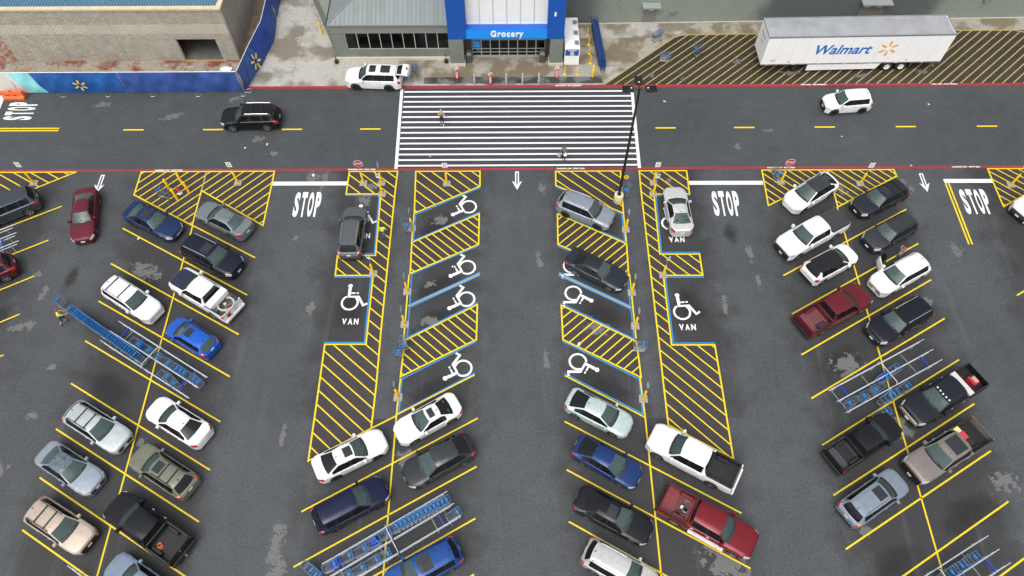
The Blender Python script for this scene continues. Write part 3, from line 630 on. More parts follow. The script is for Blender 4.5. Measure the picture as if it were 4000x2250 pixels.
for i, (x, y) in enumerate(sb):
    q = MB(); q.bar((x,y,0),(x,y,FH+.03),.03,8); q.build('post', STEEL, sf)
    q = MB(); q.path([(x+.05,y-.16,.12),(x+.5,y-.26,.12),(x+.66,y-.16,.12),(x+.66,y+.18,.12),(x+.5,y+.24,.12),(x+.05,y+.14,.12)], .022, 6); q.build('foot', STEEL, sf)
o = link('spark_emblem', spark(.78, SPARK, 1.0), sf)
_n = Vector((.93,-.16,.28)).normalized(); _t = Vector((.165,.986,0)).normalized(); _w = _n.cross(_t).normalized()
o.matrix_world = Matrix(((_t.x,-_n.x,_w.x,-22.98),(_t.y,-_n.y,_w.y,51.45),(_t.z,-_n.z,_w.z,1.15),(0,0,0,1)))
# orange water barrier at the end of the fence
def barrier():
    q = MB(); L, h = .93, .82
    pr = [(-.28,0),(-.28,.22),(-.17,.34),(-.13,h-.05),(-.09,h),(.09,h),(.13,h-.05),(.17,.34),(.28,.22),(.28,0)]; n = len(pr)
    xsn = [-L,-L+.06,-L+.12,-.30,-.24,.24,.30,L-.12,L-.06,L]; sc = [.86,1,1,1,.93,.93,1,1,1,.86]; vs = []
    for x, s in zip(xsn, sc): vs += [(x, p[0]*s, p[1]) for p in pr]
    fs = [(i*n+k, i*n+k+1, (i+1)*n+k+1, (i+1)*n+k) for i in range(len(xsn)-1) for k in range(n-1)]; fs = [f[::-1] for f in fs]; fs += [tuple(range(n)), tuple(range(len(vs)-1, len(vs)-n-1, -1))]
    q.add(vs, fs)
    for k in range(4): z = .14+.17*k; q.box(L-.02, L+.05, -.12+.01*k, .12-.01*k, z, z+.09)
    return q
ORG = plain('barrier_orange', (.78,.13,.025), .45, 0, .12, 2); wbx = empty('water_barrier', (-44.1,48.2,0), R(1)); tag(wbx, 'orange plastic water filled barrier before the white banner', 'barrier')
barrier().build('body', ORG, wbx, True, 30); q = MB(); q.lathe([(.001,.006),(.09,.006),(.10,0)], 12, (-.05,0,.822)); q.build('filler_cap', BLACK, wbx)
for x in (-.35,.30): q = MB(); q.box(x-.12,x+.12,-.185,-.16,.44,.50); q.build('fork_slot', BLACK, wbx)

# ------------------------------------------------------------------ the store
GREY = brick_mat('store_grey_block', (.185,.205,.175), (.172,.192,.163), (.15,.168,.143), bw=.4, bh=.2, ms=.01)
def dark_band_wall(key):  # store wall colour with two darker, smoother bands along its length
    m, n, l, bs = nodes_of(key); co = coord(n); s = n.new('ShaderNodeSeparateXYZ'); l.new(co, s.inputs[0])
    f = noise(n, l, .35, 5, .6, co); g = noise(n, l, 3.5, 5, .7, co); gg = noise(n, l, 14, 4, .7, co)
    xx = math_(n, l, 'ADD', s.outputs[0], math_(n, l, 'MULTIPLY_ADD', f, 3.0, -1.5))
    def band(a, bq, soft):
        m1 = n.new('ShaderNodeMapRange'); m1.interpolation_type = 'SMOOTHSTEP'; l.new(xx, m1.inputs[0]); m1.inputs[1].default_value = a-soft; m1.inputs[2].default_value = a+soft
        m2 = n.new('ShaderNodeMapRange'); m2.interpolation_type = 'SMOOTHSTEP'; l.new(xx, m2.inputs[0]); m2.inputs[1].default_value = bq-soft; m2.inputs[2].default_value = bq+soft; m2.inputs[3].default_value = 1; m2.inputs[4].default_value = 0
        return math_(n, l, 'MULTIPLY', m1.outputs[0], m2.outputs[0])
    d = math_(n, l, 'MAXIMUM', band(23.6,39.8,1.0), math_(n, l, 'MULTIPLY', band(-5,8.2,1.2), .8))  # second band: the portal tower's shade painted into the wall colour
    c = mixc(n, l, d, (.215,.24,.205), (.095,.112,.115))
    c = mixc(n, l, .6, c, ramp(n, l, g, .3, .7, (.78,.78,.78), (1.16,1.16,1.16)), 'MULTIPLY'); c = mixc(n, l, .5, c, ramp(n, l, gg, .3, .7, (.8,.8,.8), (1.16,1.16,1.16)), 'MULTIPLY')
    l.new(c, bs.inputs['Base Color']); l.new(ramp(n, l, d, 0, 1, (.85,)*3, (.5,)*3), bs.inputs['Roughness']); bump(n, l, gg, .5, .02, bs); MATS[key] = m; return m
st = empty('store'); tag(st, 'grey grocery store with blue entrance portal and metal hip roof', 'building')
def S(mb, name, mat, parent=None, **k): return mb.build(name, mat, st if parent is None else parent, **k)
DW = dark_band_wall('store_wall_dark_bands')
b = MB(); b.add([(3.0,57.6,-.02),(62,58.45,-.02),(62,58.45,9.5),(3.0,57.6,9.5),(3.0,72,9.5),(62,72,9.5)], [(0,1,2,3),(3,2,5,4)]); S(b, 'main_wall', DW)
b = MB(); b.add([(4.6,57.42,KZ),(62,58.25,KZ),(62,58.42,KZ+.02),(4.6,57.58,KZ+.02)], [(0,1,2,3)]); S(b, 'wall_footing', plain('footing', (.40,.37,.31), .9))
for x in (10.7, 20.8, 31, 41): b = MB(); y = 57.6+(x-3)*.0144; b.box(x-.012,x+.012,y-.006,y+.05,.1,9.5); S(b, 'wall_joint', plain('joint_sealant', (.1,.09,.07)))
# grey wing with the shop window
YG = 52.86; X0, X1 = -16.0, -5.62
b = MB(); b.box(X0,X1,YG,YG+.25,.1,1.23); b.box(X0,-14.86,YG,YG+.25,1.23,3.02); b.box(X0,X1,YG,YG+.25,3.02,4.0); wing = S(b, 'wing_wall', GREY)
b = MB(); b.box(X0-.02,X1-.02,YG-.17,YG-.002,.1,.36); S(b, 'plinth', plain('plinth_cream', (.55,.50,.40), .8, 0, .15, 2))
b = MB(); b.box(X0-.04,X1-.01,YG-.06,YG-.001,3.03,4.0); S(b, 'fascia', plain('fascia_grey', (.20,.215,.185), .8, 0, .08, .8))
fr = plain('window_frame_alu', (.55,.56,.55), .4, .3, .08)
b = MB(); b.box(-14.86,X1-.01,YG+.03,YG+.09,1.20,1.27); b.box(-14.86,X1-.01,YG+.03,YG+.09,2.98,3.02); S(b, 'window_frame', fr)
n9 = 9; pw = (X1-.01+14.86)/n9
for i in range(n9+1): x = -14.86+pw*i; b = MB(); b.box(x-.03,x+.03,YG+.02,YG+.1,1.27,2.98); S(b, 'mullion', fr)
for i in range(n9): x = -14.86+pw*i; b = MB(); b.box(x+.03,x+pw-.03,YG+.055,YG+.065,1.27,2.98); S(b, 'window_pane', glass('shop_glass', (.22,.22,.21), (.01,.01,.01), .25))
b = MB(); b.box(-15.8,X1-.2,YG+4,YG+4.1,.1,4); b.box(-15.8,X1-.2,YG+.3,YG+4,.08,.1); S(b, 'shop_interior', plain('shop_dark', (.05,.045,.038), .9))
for i, (x, w, h, c) in enumerate(((-13.1,.5,1.0,(.30,.03,.02)),(-12.0,1.2,1.6,(.03,.03,.035)),(-11.1,1.0,1.75,(.05,.16,.05)),(-10.2,.6,1.7,(.35,.35,.34)),(-9.5,.9,1.8,(.30,.06,.03)),(-8.4,1.3,1.5,(.06,.05,.05)),(-7.4,.6,1.3,(.10,.04,.03)))):
    b = MB(); y = YG+.9+(i % 3)*.25; b.box(x-w/2,x+w/2,y,y+.4,.1,h*.5); b.box(x-w/2+.05,x+w/2-.05,y+.05,y+.35,h*.5,h); S(b, 'shop_shelf', plain('goods_%d' % i, c, .7, 0, .4, 5))
# hip roof in standing seam panels
RM = plain('roof_grey_metal', (.20,.225,.225), .5, .15, .1, .5); EZ, slp = 4.02, .42; ex, ey = -16.2, 52.66
RM2 = plain('roof_grey_metal_b', (.185,.21,.21), .5, .15, .1, .5); roof = None; pwid = .39; k = 0; x = ex
def rpt(x, y, up=0): d = y-ey; return (x, y, EZ+slp*d+up)
while x < -5.66:
    xa, xb = x, min(x+pwid, -5.62); b = MB(); D = 14.0
    ya, yb = ey+min(D, xa-ex), ey+min(D, xb-ex)   # hip cut: the panel starts at the eave and runs to the hip line
    b.add([rpt(xa+.004,ey), rpt(xb-.004,ey), rpt(xb-.004,yb), rpt(xa+.004,ya)], [(0,1,2,3)])
    if ya-ey > .02: b.add([rpt(xa-.012,ey,.045), rpt(xa+.012,ey,.045), rpt(xa+.012,ya,.045), rpt(xa-.012,ya,.045), rpt(xa-.012,ey), rpt(xa+.012,ey), rpt(xa+.012,ya), rpt(xa-.012,ya)], [(0,1,2,3),(4,0,3,7),(1,5,6,2),(4,5,1,0)])
    o = S(b, 'roof_panel', RM if k % 3 else RM2); x += pwid; k += 1
def lpt(x, y, up=0): d = x-ex; return (x, y, EZ+slp*d+up)
y = ey
while y < ey+12:
    ya, yb = y, y+pwid; b = MB(); xa, xb = ex+(ya-ey), ex+(yb-ey)
    b.add([lpt(ex,ya), lpt(xa,ya), lpt(xb,yb), lpt(ex,yb)], [(0,1,2,3)])
    if xa-ex > .02: b.add([lpt(ex,ya-.012,.045), lpt(ex,ya+.012,.045), lpt(xa,ya+.012,.045), lpt(xa,ya-.012,.045), lpt(ex,ya-.012), lpt(xa,ya-.012)], [(0,3,2,1),(0,4,5,3)])
    S(b, 'roof_panel', RM); y += pwid
b = MB(); b.bar(rpt(ex,ey,.03), (ex+11,ey+11,EZ+slp*11+.03), .045, 6); S(b, 'hip_ridge', RM)
b = MB(); b.box(ex-.10,ex-.005,ey,ey+9,EZ-.12,EZ+.02); S(b, 'gutter', BLACK)
b = MB(); b.box(ex,-5.63,ey-.03,ey-.005,EZ-.10,EZ+.0); S(b, 'eave_trim', plain('fascia_grey', (.2,.215,.185)))
b = MB(); b.add([(X0,YG,.1),(-19.6,61.6,.1),(-19.6,61.6,4.0),(X0,YG,3.98)], [(0,3,2,1)]); b.add([(X0,YG+.02,3.98),(-19.6,61.6,4.0),(-16,66,4.0)], [(0,2,1)]); S(b, 'angled_wall', brick_mat('store_grey_block_side', (.185,.205,.175), (.172,.192,.163), (.15,.168,.143), plane='yz'))
# entrance portal
BLU = plain('portal_blue', (.0,.072,.36), .6, 0, .06, .4); SKYB = plain('band_blue', (.004,.25,.78), .55, 0, .05, .4)
YC = 51.91
for xa, xb in ((-5.62,-4.32),(3.37,4.53)):
    b = MB(); b.box(xa,xb,YC,53.05,.1,3.10); S(b, 'column', GREY)
    b = MB(); b.box(xa-.08,xb+.08,YC-.08,53.0,.1,.38); S(b, 'column_base', plain('plinth_cream', (.55,.5,.4)))
for xa, xb in ((-5.60,-4.0),(3.07,4.55)): b = MB(); b.box(xa,xb,YC-.03,56.5,3.104,11.0); S(b, 'portal_tower', BLU)
for z in (4.07, 6.4): b = MB(); b.box(-5.6,-4.0,YC-.034,YC-.028,z,z+.012); b.box(3.07,4.55,YC-.034,YC-.028,z,z+.012); S(b, 'panel_joint', plain('joint_blue', (.02,.09,.5)))
b = MB(); b.box(-3.997,3.067,YC+.02,52.68,3.108,4.07); S(b, 'sign_band', SKYB)
b = MB(); b.add([(-3.99,YC+.03,4.074),(3.06,YC+.03,4.074),(3.06,52.66,4.10),(-3.99,52.66,4.10)], [(0,1,2,3)]); S(b, 'sill', plain('sill_blue', (.006,.10,.50), .45, 0, .1, .6))
WP = plain('translucent_white_panel', (.76,.77,.74), .5, 0, .04, .5)
for i in range(6):
    xa = -3.98+1.175*i; 
    for k in range(5): b = MB(); z = 4.13+1.2*k; b.box(xa+.03,xa+1.145,52.70,52.76,z+.004,z+1.196); S(b, 'panel', WP)
for i in range(7): xa = -3.98+1.175*i; b = MB(); b.box(xa-.03,xa+.03,52.66,52.75,4.13,10.2); S(b, 'panel_mullion', fr)
b = MB(); b.box(-4.0,3.07,52.62,52.78,4.09,4.14); S(b, 'panel_frame', fr)
g = link('grocery_lettering', fit(text_me('Grocery', .8, WHITE, .02, space=1.14, extrude=.04), 2.85, .80), st, (-.44,YC-.02,3.58)); g.rotation_euler = (R(90),0,0)
# sliding doors
YD = 53.0; b = MB(); dx0, dx1 = -3.62, 2.98
DF = plain('door_frame_alu', (.42,.43,.43), .4, .4, .1); DG = glass('door_glass', (.10,.095,.085), (.008,.007,.006), .3)
b.box(dx0,dx1,YD,YD+.1,2.06,2.14); b.box(dx0,dx1,YD,YD+.1,.1,.16); S(b, 'door_header', DF)
nd = 8; dw = (dx1-dx0)/nd
for i in range(nd):
    xa = dx0+dw*i; d = MB(); w = .045
    d.box(xa+.004,xa+w,YD+.0,YD+.08,.16,2.06); d.box(xa+dw-w,xa+dw-.004,YD,YD+.08,.16,2.06); d.box(xa+w,xa+dw-w,YD,YD+.08,.16,.36); d.box(xa+w,xa+dw-w,YD,YD+.08,.68,.75); d.box(xa+w,xa+dw-w,YD,YD+.08,1.06,1.13)
    dd = S(d, 'door', DF); d = MB(); d.box(xa+w,xa+dw-w,YD+.035,YD+.045,.36,2.06); d.build('door_pane', DG, dd)
b = MB(); b.box(dx0+.1,dx0+.72,YD-.015,YD-.003,1.25,2.0); S(b, 'poster', plain('poster_blue', (.02,.28,.72), .4, 0, .5, 9))
b = MB(); b.box(dx0+.45,dx0+.62,YD-.015,YD-.003,.85,1.0); S(b, 'poster', plain('poster_blue', (.02,.28,.72)))
b = MB(); b.box(-4.3,3.3,YD+.1,YD+3.5,2.2,2.3); b.box(-4.3,3.3,YD+3.5,YD+3.6,.1,2.3); b.box(-4.3,3.3,YD+.12,YD+3.5,.07,.1); b.box(-4.31,dx0,YD+.02,YD+.12,.1,3.1); b.box(dx1,3.36,YD+.02,YD+.12,.1,3.1); b.box(-4.3,3.35,YC+.1,YD+.02,3.06,3.1); b.box(dx0,dx1,YD+.02,YD+.12,2.14,3.06); S(b, 'vestibule', plain('vestibule_dark', (.06,.052,.045), .9))
# wall fittings on the right
b = MB(); b.bbox(3.60,3.78,YC-.12,YC-.034,5.55,5.95,.04); S(b, 'wall_light', WHITE)
b = MB(); b.bar((10.0,57.66,2.2),(10.0,57.66,6.0),.015,6); b.box(9.93,10.07,57.55,57.68,2.0,2.25); S(b, 'conduit', STEEL)
FIRE = plain('door_sign_red', (.5,.02,.03), .5)
for x, w, n_ in ((12.95,1.2,1),(33.9,2.3,2)):
    y = 57.6+(x-3)*.0144; b = MB(); b.box(x-w/2,x+w/2,y-.05,y-.002,.12,2.05); sd_ = S(b, 'service_door', plain('service_door_grey', (.165,.17,.15), .6, 0, .08, 1))
    b = MB(); b.box(x-w/2-.25,x+w/2+.25,y-.75,y-.01,2.12,2.26); S(b, 'door_canopy', plain('canopy_grey', (.33,.35,.36), .45, .2, .1))
    for k in range(n_):
        xx = x+(k-(n_-1)/2)*1.15+.1*(n_ == 1); b = MB(); b.box(xx-.26,xx+.26,y-.064,y-.054,1.45,1.75); s_ = b.build('door_sign', SIGNW, sd_); b = MB(); b.box(xx-.22,xx+.22,y-.072,y-.065,1.48,1.72); b.build('sign_face', FIRE, s_); b = MB(); b.box(xx-.12,xx-.04,y-.078,y-.073,1.5,1.62); b.box(xx+.04,xx+.14,y-.078,y-.073,1.5,1.66); b.build('sign_symbol', SIGNW, s_)
for x, z in ((15.1,1.2),(44.2,2.0)): y = 57.6+(x-3)*.0144; b = MB(); b.box(x-.25,x+.12,y-.3,y-.004,z,z+.22); b.box(x+.15,x+.38,y-.22,y-.004,z+.1,z+.3); S(b, 'wall_meter', plain('meter_grey', (.25,.24,.22), .5, .3, .2, 8))

# ------------------------------------------------------------------ things on the pavement
def ice_box(x0, x1, y0, y1, h, slope, name, label, front=False):
    e = empty(name, ((x0+x1)/2,(y0+y1)/2,KZ)); tag(e, label, 'ice box', 'white ice boxes beside the entrance'); w, d = (x1-x0)/2, (y1-y0)/2
    q = MB(); q.add([(-w,-d,0),(w,-d,0),(w,d,0),(-w,d,0),(-w,-d,h-.12),(w,-d,h-.12),(w,d,h+slope),(-w,d,h+slope)], [(3,2,1,0),(4,5,6,7),(0,1,5,4),(1,2,6,5),(2,3,7,6),(3,0,4,7)]); q.build('cabinet', WHITE, e)
    q = MB(); q.box(-w-.02,w+.02,-d-.03,-d-.004,h-.16,h-.08); q.build('lid_rim', SIGNW, e)
    if front:
        q = MB(); q.box(-w+.05,w-.08,-d-.012,-d-.003,1.05,1.72); q.build('front_panel', plain('ice_blue', (.01,.08,.28), .4, 0, .2, 4), e)
        for k, (zz, ww) in enumerate(((1.62,.8),(1.5,.3),(1.36,.36),(1.25,.3),(1.15,.42))): q = MB(); q.box(-ww/2,ww/2,-d-.018,-d-.013,zz-.035,zz+.03); q.build('panel_print', SIGNW, e)
    q = MB(); q.box(w-.45,w-.1,-.2,.2,h+.02,h+.14); q.bar((w-.12,-.25,h),(w-.12,-.25,h+.35),.02,5); q.build('roof_fitting', plain('fitting_grey', (.28,.28,.28), .5, .4), e)
ice_box(4.72,6.05,51.98,53.15,1.95,.02,'ice_cabinet','white ice cabinet with blue printed front beside the portal column',True)
ice_box(4.74,6.02,53.22,54.5,1.97,.02,'ice_cabinet','white ice cabinet in the middle of three beside the portal')
ice_box(4.80,6.0,54.57,55.9,1.99,.02,'ice_cabinet','white ice cabinet nearest the store wall, last of three')
GREYB = plain('bollard_grey', (.40,.385,.35), .6, 0, .15, 4)
def bollard(x, y, h, r, mat, name, label, group, z=KZ):
    q = MB(); q.lathe([(r,0),(r,h-r*.6),(r*.85,h-r*.25),(r*.5,h-.01),(.001,h)], 14); o = q.build(name, mat, loc=(x,y,z), smooth=True); tag(o, label, 'bollard', group); return o
for i, x in enumerate((-3.37,-.53,.92,2.37)): bollard(x,49.50,1.28,.085,GREYB,'grey_bollard','%s grey concrete bollard from the left before the grocery doors' % ordw(i+1),'grey bollards at the entrance')
bollard(7.24,50.45,1.32,.11,YEL_PIPE,'yellow_bollard','thick yellow pipe bollard at the end of the blue cart row','yellow bollards')
bollard(-17.95,56.3,1.33,.09,YEL_PIPE,'yellow_bollard','lone yellow bollard standing by the angled grey wall','yellow bollards')
for i, (x, y) in enumerate(((7.09,55.86),(7.12,54.6),(7.12,53.38),(7.14,52.14),(4.72,50.72),(5.87,50.72))):
    e = empty('yellow_post', (x,y,KZ)); lab = ('%s thin yellow post from the wall beside the cart row' % ordw(i+1)) if i < 4 else ('thin yellow post on a foot plate before the ice cabinet, %s one' % ('left' if i == 4 else 'right')); tag(e, lab, 'post', 'thin yellow posts')
    q = MB(); q.bar((0,0,0),(0,0,.9),.05,10); q.build('tube', YEL_PIPE, e); q = MB(); q.bbox(-.12,.12,-.12,.12,0,.10,.03); q.build('foot_plate', YEL_PIPE, e)
CRED = plain('stand_red', (.62,.01,.025), .4, 0, .06, 3)
for i, (x, y, lab) in enumerate(((-4.94,50.2,'left of the entrance by the grey column'),(-1.94,49.52,'between the grey bollards at the kerb'),(3.98,50.25,'right of the entrance by the grey column'))):
    e = empty('bollard_cover', (x,y,KZ)); e.scale = (.85,.85,.92); tag(e, 'red and white bollard cover with rings, '+lab, 'bollard cover', 'red bollard covers')
    q = MB(); q.lathe([(.15,0),(.17,.06),(.15,1.12),(.11,1.2),(.001,1.22)], 14); q.build('sleeve', CRED, e, True)
    for dx in (-.055,.055): q = MB(); q.box(dx-.028,dx+.028,-.176,-.150,.28,1.08); q.build('white_stripe', SIGNW, e)
    for s_, yy in ((-.09,-.06),(.09,.04)):
        q = MB(); pts = [(s_+.11*math.cos(6.283*k/12), yy, 1.33+.15*math.sin(6.283*k/12)) for k in range(13)]; q.path(pts, .028, 6); q.build('ring', SIGNW, e, True)
CAN = plain('bin_grey', (.065,.068,.07), .5, 0, .15, 4)
for x, s_ in ((-3.92,'left'),(2.74,'right')):
    e = empty('litter_bin', (x,52.52,KZ)); tag(e, 'dark grey domed litter bin at the %s end of the grocery doors' % s_, 'litter bin', 'litter bins')
    q = MB(); q.bbox(-.27,.27,-.27,.27,0,.85,.07); q.build('body', CAN, e); q = MB(); q.bbox(-.30,.30,-.30,.30,.852,.95,.07); q.build('rim', plain('bin_rim', (.09,.09,.09), .5), e); q = MB(); q.bbox(-.26,.26,-.26,.26,.953,1.22,.11); q.build('dome', CAN, e); q = MB(); q.box(-.18,.18,-.275,-.262,.98,1.12); q.build('flap', plain('flap_light', (.3,.3,.3), .4), e)
for x, lab in ((-16.05,'at the left corner of the grey wing'),(-6.02,'beside the portal column')):
    e = empty('ash_receptacle', (x,52.36,KZ)); tag(e, 'black long necked smoking receptacle '+lab, 'ashtray', 'smoking receptacles')
    q = MB(); q.lathe([(.001,0),(.16,.0),(.20,.06),(.19,.22),(.10,.36),(.05,.44)], 14); q.build('base', BLACK, e, True); q = MB(); q.lathe([(.045,.44),(.03,.5),(.03,.95),(.04,.98),(.001,1.0)], 10); q.build('neck', BLACK, e, True)

# ------------------------------------------------------------------ white semi-trailer
tr = empty('semi_trailer', (30.1,52.12,KZ-.01), R(1.1)); tag(tr, 'white box semi-trailer with blue lettering parked on the loading strip', 'trailer')
TL, TW = 8.05, 1.27; TWH = plain('trailer_white', (.84,.84,.83), .35, .0, .04, .6); TRF = plain('trailer_roof', (.36,.37,.385), .5, .2, .22, .5)
b = MB(); b.box(-TL,TL,-TW,TW,1.12,4.0); b.build('box', TWH, tr)
for k in range(1, 13): b = MB(); x = -TL+k*1.24; b.box(x-.012,x+.012,-TW-.004,-TW-.001,1.14,3.94); b.build('panel_seam', plain('seam_grey', (.62,.62,.61), .5), tr)
b = MB(); b.box(-TL+.1,TL-.1,-TW+.08,TW-.08,4.001,4.02); b.build('roof', TRF, tr)
for s_ in (-1,1): b = MB(); b.box(-TL-.01,TL+.01,s_*TW-.06*(s_ > 0)-.012*(s_ < 0),s_*TW+.06*(s_ < 0)+.012*(s_ > 0),3.95,4.08); b.build('top_rail', STEEL, tr); b = MB(); b.box(-TL-.01,TL+.01,s_*TW-.03,s_*TW+.03,1.02,1.13); b.build('bottom_rail', plain('rail_grey', (.32,.32,.33), .5, .5), tr)
for x in (-TL,TL): b = MB(); b.box(x-.05,x+.05,-TW+.06,TW-.06,4.0,4.06); b.build('end_rail', STEEL, tr)
for k in range(14): b = MB(); x = -TL+.5+k*1.15; b.box(x,x+.26,-TW-.042,-TW-.032,1.05,1.09); b.build('reflector', RED_L if k % 2 else PLATE, tr)
b = MB(); b.add([(-3.75,-TW+.02,1.02),(2.85,-TW+.02,1.02),(2.5,-TW+.02,.36),(-3.75,-TW+.02,.30),(-3.75,-TW+.06,1.02),(2.85,-TW+.06,1.02),(2.5,-TW+.06,.36),(-3.75,-TW+.06,.30)], [(3,2,1,0),(4,5,6,7),(0,1,5,4),(1,2,6,5),(2,3,7,6),(3,0,4,7)]); b.build('side_skirt', TWH, tr)
b = MB(); b.add([(-3.75,TW-.02,1.02),(2.85,TW-.02,1.02),(2.5,TW-.02,.36),(-3.75,TW-.02,.30)], [(0,1,2,3)]); b.build('side_skirt', TWH, tr)
for x in (3.55,4.82):
    b = MB(); b.bar((x,-1.1,.5),(x,1.1,.5),.07,8); b.build('axle', BLACK, tr)
    for s_ in (-1,1):
        b = MB(); b.lathe([(.26,s_*.62),(.44,s_*.64),(.50,s_*.70),(.50,s_*1.14),(.44,s_*1.2),(.28,s_*1.205)], 20, axis='y', c=(x,0,.5)); w_ = b.build('wheel', RUBBER, tr, True); b = MB(); b.lathe([(.30,s_*1.20),(.26,s_*1.12),(.12,s_*1.1),(.11,s_*1.17),(.001,s_*1.18)], 16, axis='y', c=(x,0,.5)); b.build('rim', plain('rim_white', (.7,.7,.69), .4), w_, True)
b = MB(); b.box(5.45,5.5,-1.2,-.6,.25,.95); b.box(5.45,5.5,.6,1.2,.25,.95); b.build('mud_flap', BLACK, tr)
for s_ in (-1,1): b = MB(); b.box(-4.95,-4.80,s_*.9-.06,s_*.9+.06,.08,1.05); b.box(-5.0,-4.75,s_*.9-.14,s_*.9+.14,.012,.08); b.bar((-4.85,s_*.9,.35),(-4.0,s_*.9,1.0),.03,6); b.build('landing_leg', BLACK, tr)
b = MB(); b.box(TL-.35,TL-.25,-1.0,-.9,.42,1.0); b.box(TL-.35,TL-.25,.9,1.0,.42,1.0); b.box(TL-.36,TL-.24,-1.15,1.15,.38,.5); b.build('rear_guard', plain('rail_grey', (.32,.32,.33)), tr)
WB = plain('lettering_blue', (.004,.13,.50), .4, 0, .06, 2); SPO = plain('spark_orange', (.80,.40,.10), .45, 0, .15, 2)
me = fit(text_me('Walmart', 1.4, WB, .03, shear=.22), 4.95, 1.05); o = link('lettering', me, tr, (-1.15,-TW-.006,2.62)); o.rotation_euler = (R(90),0,0)
o = link('spark_emblem', spark(.84, SPO), tr, (2.75,-TW-.006,2.62))
o = link('lettering', fit(text_me('53\'', .3, BLK_INK), .42, .24), tr, (-7.05,-TW-.006,1.5)); o.rotation_euler = (R(90),0,0)
o = link('lettering', fit(text_me('Walmart', .5, WB, .01), 1.2, .3), tr, (-TL-.006,.1,3.2)); o.rotation_euler = (R(90),0,R(-90))
o = link('lettering', fit(text_me('140306', .3, BLK_INK), .7, .18), tr, (-TL-.006,.1,2.55)); o.rotation_euler = (R(90),0,R(-90))
for x in (-5.6,4.9): b = MB(); b.box(x-.09,x+.09,-TW-.01,-TW-.003,1.27,1.42); b.build('placard', plain('placard_grey', (.4,.38,.3)), tr)
# ------------------------------------------------------------------ vehicles
def interp(x, pts):
    if x <= pts[0][0]: return pts[0][1]
    for (a, va), (b, vb) in zip(pts, pts[1:]):
        if x <= b: return va+(vb-va)*(x-a)/(b-a) if b > a else vb
    return pts[-1][1]
def sm(t): t = max(0.0, min(1.0, t)); return t*t*(3-2*t)
BASE = {
 'sedan': dict(L=4.85,W=1.84,H=1.45,fo=.93,ro=1.05,R=.335,sill=.20,zh=.80,zc=1.00,zb0=.93,zb1=1.0,uc=1.42,uf=2.12,ur=3.42,ub=4.22,zd=1.09,wr=.56,zr=1.40,pill=[(2.56,2.66)],uq=3.95,n0=.60,r0=.70),
 'coupe': dict(L=4.75,W=1.82,H=1.40,fo=.92,ro=1.0,R=.335,sill=.19,zh=.78,zc=.97,zb0=.90,zb1=.98,uc=1.52,uf=2.28,ur=3.25,ub=4.10,zd=1.06,wr=.54,zr=1.36,pill=[],uq=3.5,n0=.56,r0=.62),
 'suv': dict(L=4.68,W=1.86,H=1.69,fo=.90,ro=.98,R=.36,sill=.27,zh=.96,zc=1.13,zb0=1.05,zb1=1.13,uc=1.20,uf=1.86,ur=4.22,ub=4.56,zd=1.13,wr=.62,zr=1.62,pill=[(2.42,2.52),(3.42,3.52)],uq=4.12,n0=.66,r0=.76),
 'bigsuv': dict(L=5.0,W=1.98,H=1.78,fo=.95,ro=1.10,R=.39,sill=.30,zh=1.06,zc=1.23,zb0=1.14,zb1=1.2,uc=1.34,uf=1.96,ur=4.60,ub=4.88,zd=1.18,wr=.68,zr=1.72,pill=[(2.58,2.70),(3.60,3.72)],uq=4.48,n0=.70,r0=.80),
 'wagon': dict(L=4.82,W=1.85,H=1.62,fo=.95,ro=1.10,R=.355,sill=.26,zh=.90,zc=1.06,zb0=.99,zb1=1.06,uc=1.32,uf=2.0,ur=4.25,ub=4.68,zd=1.10,wr=.60,zr=1.56,pill=[(2.52,2.62),(3.52,3.62)],uq=4.2,n0=.64,r0=.74),
 'hatch': dict(L=4.05,W=1.70,H=1.52,fo=.80,ro=.72,R=.30,sill=.20,zh=.86,zc=1.02,zb0=.95,zb1=1.04,uc=.95,uf=1.72,ur=3.62,ub=3.98,zd=1.05,wr=.56,zr=1.47,pill=[(2.12,2.20),(3.0,3.10)],uq=3.55,n0=.62,r0=.76),
 'liftback': dict(L=4.58,W=1.78,H=1.48,fo=.92,ro=.95,R=.32,sill=.20,zh=.80,zc=1.0,zb0=.94,zb1=1.04,uc=1.16,uf=1.98,ur=3.25,ub=4.30,zd=1.12,wr=.55,zr=1.43,pill=[(2.42,2.52)],uq=3.85,n0=.56,r0=.72),
 'ev': dict(L=4.75,W=1.92,H=1.60,fo=.88,ro=.98,R=.37,sill=.22,zh=.86,zc=1.04,zb0=.98,zb1=1.10,uc=1.16,uf=2.02,ur=3.70,ub=4.50,zd=1.18,wr=.60,zr=1.52,pill=[(2.46,2.54)],uq=4.1,n0=.58,r0=.72),
 'pickup': dict(L=5.90,W=2.03,H=1.94,fo=.95,ro=1.25,R=.41,sill=.38,zh=1.18,zc=1.33,zb0=1.25,zb1=1.30,uc=1.52,uf=2.10,ur=3.86,ub=4.00,zd=1.36,wr=.70,zr=1.90,pill=[(2.80,2.92)],uq=3.82,n0=.78,r0=.93,pickup=True,rail=1.34,floor=.86),
 'midpickup': dict(L=5.40,W=1.90,H=1.80,fo=.90,ro=1.15,R=.385,sill=.36,zh=1.08,zc=1.23,zb0=1.15,zb1=1.2,uc=1.38,uf=1.98,ur=3.55,ub=3.68,zd=1.25,wr=.64,zr=1.75,pill=[(2.62,2.74)],uq=3.5,n0=.74,r0=.92,pickup=True,rail=1.24,floor=.80),
}
NT = 10
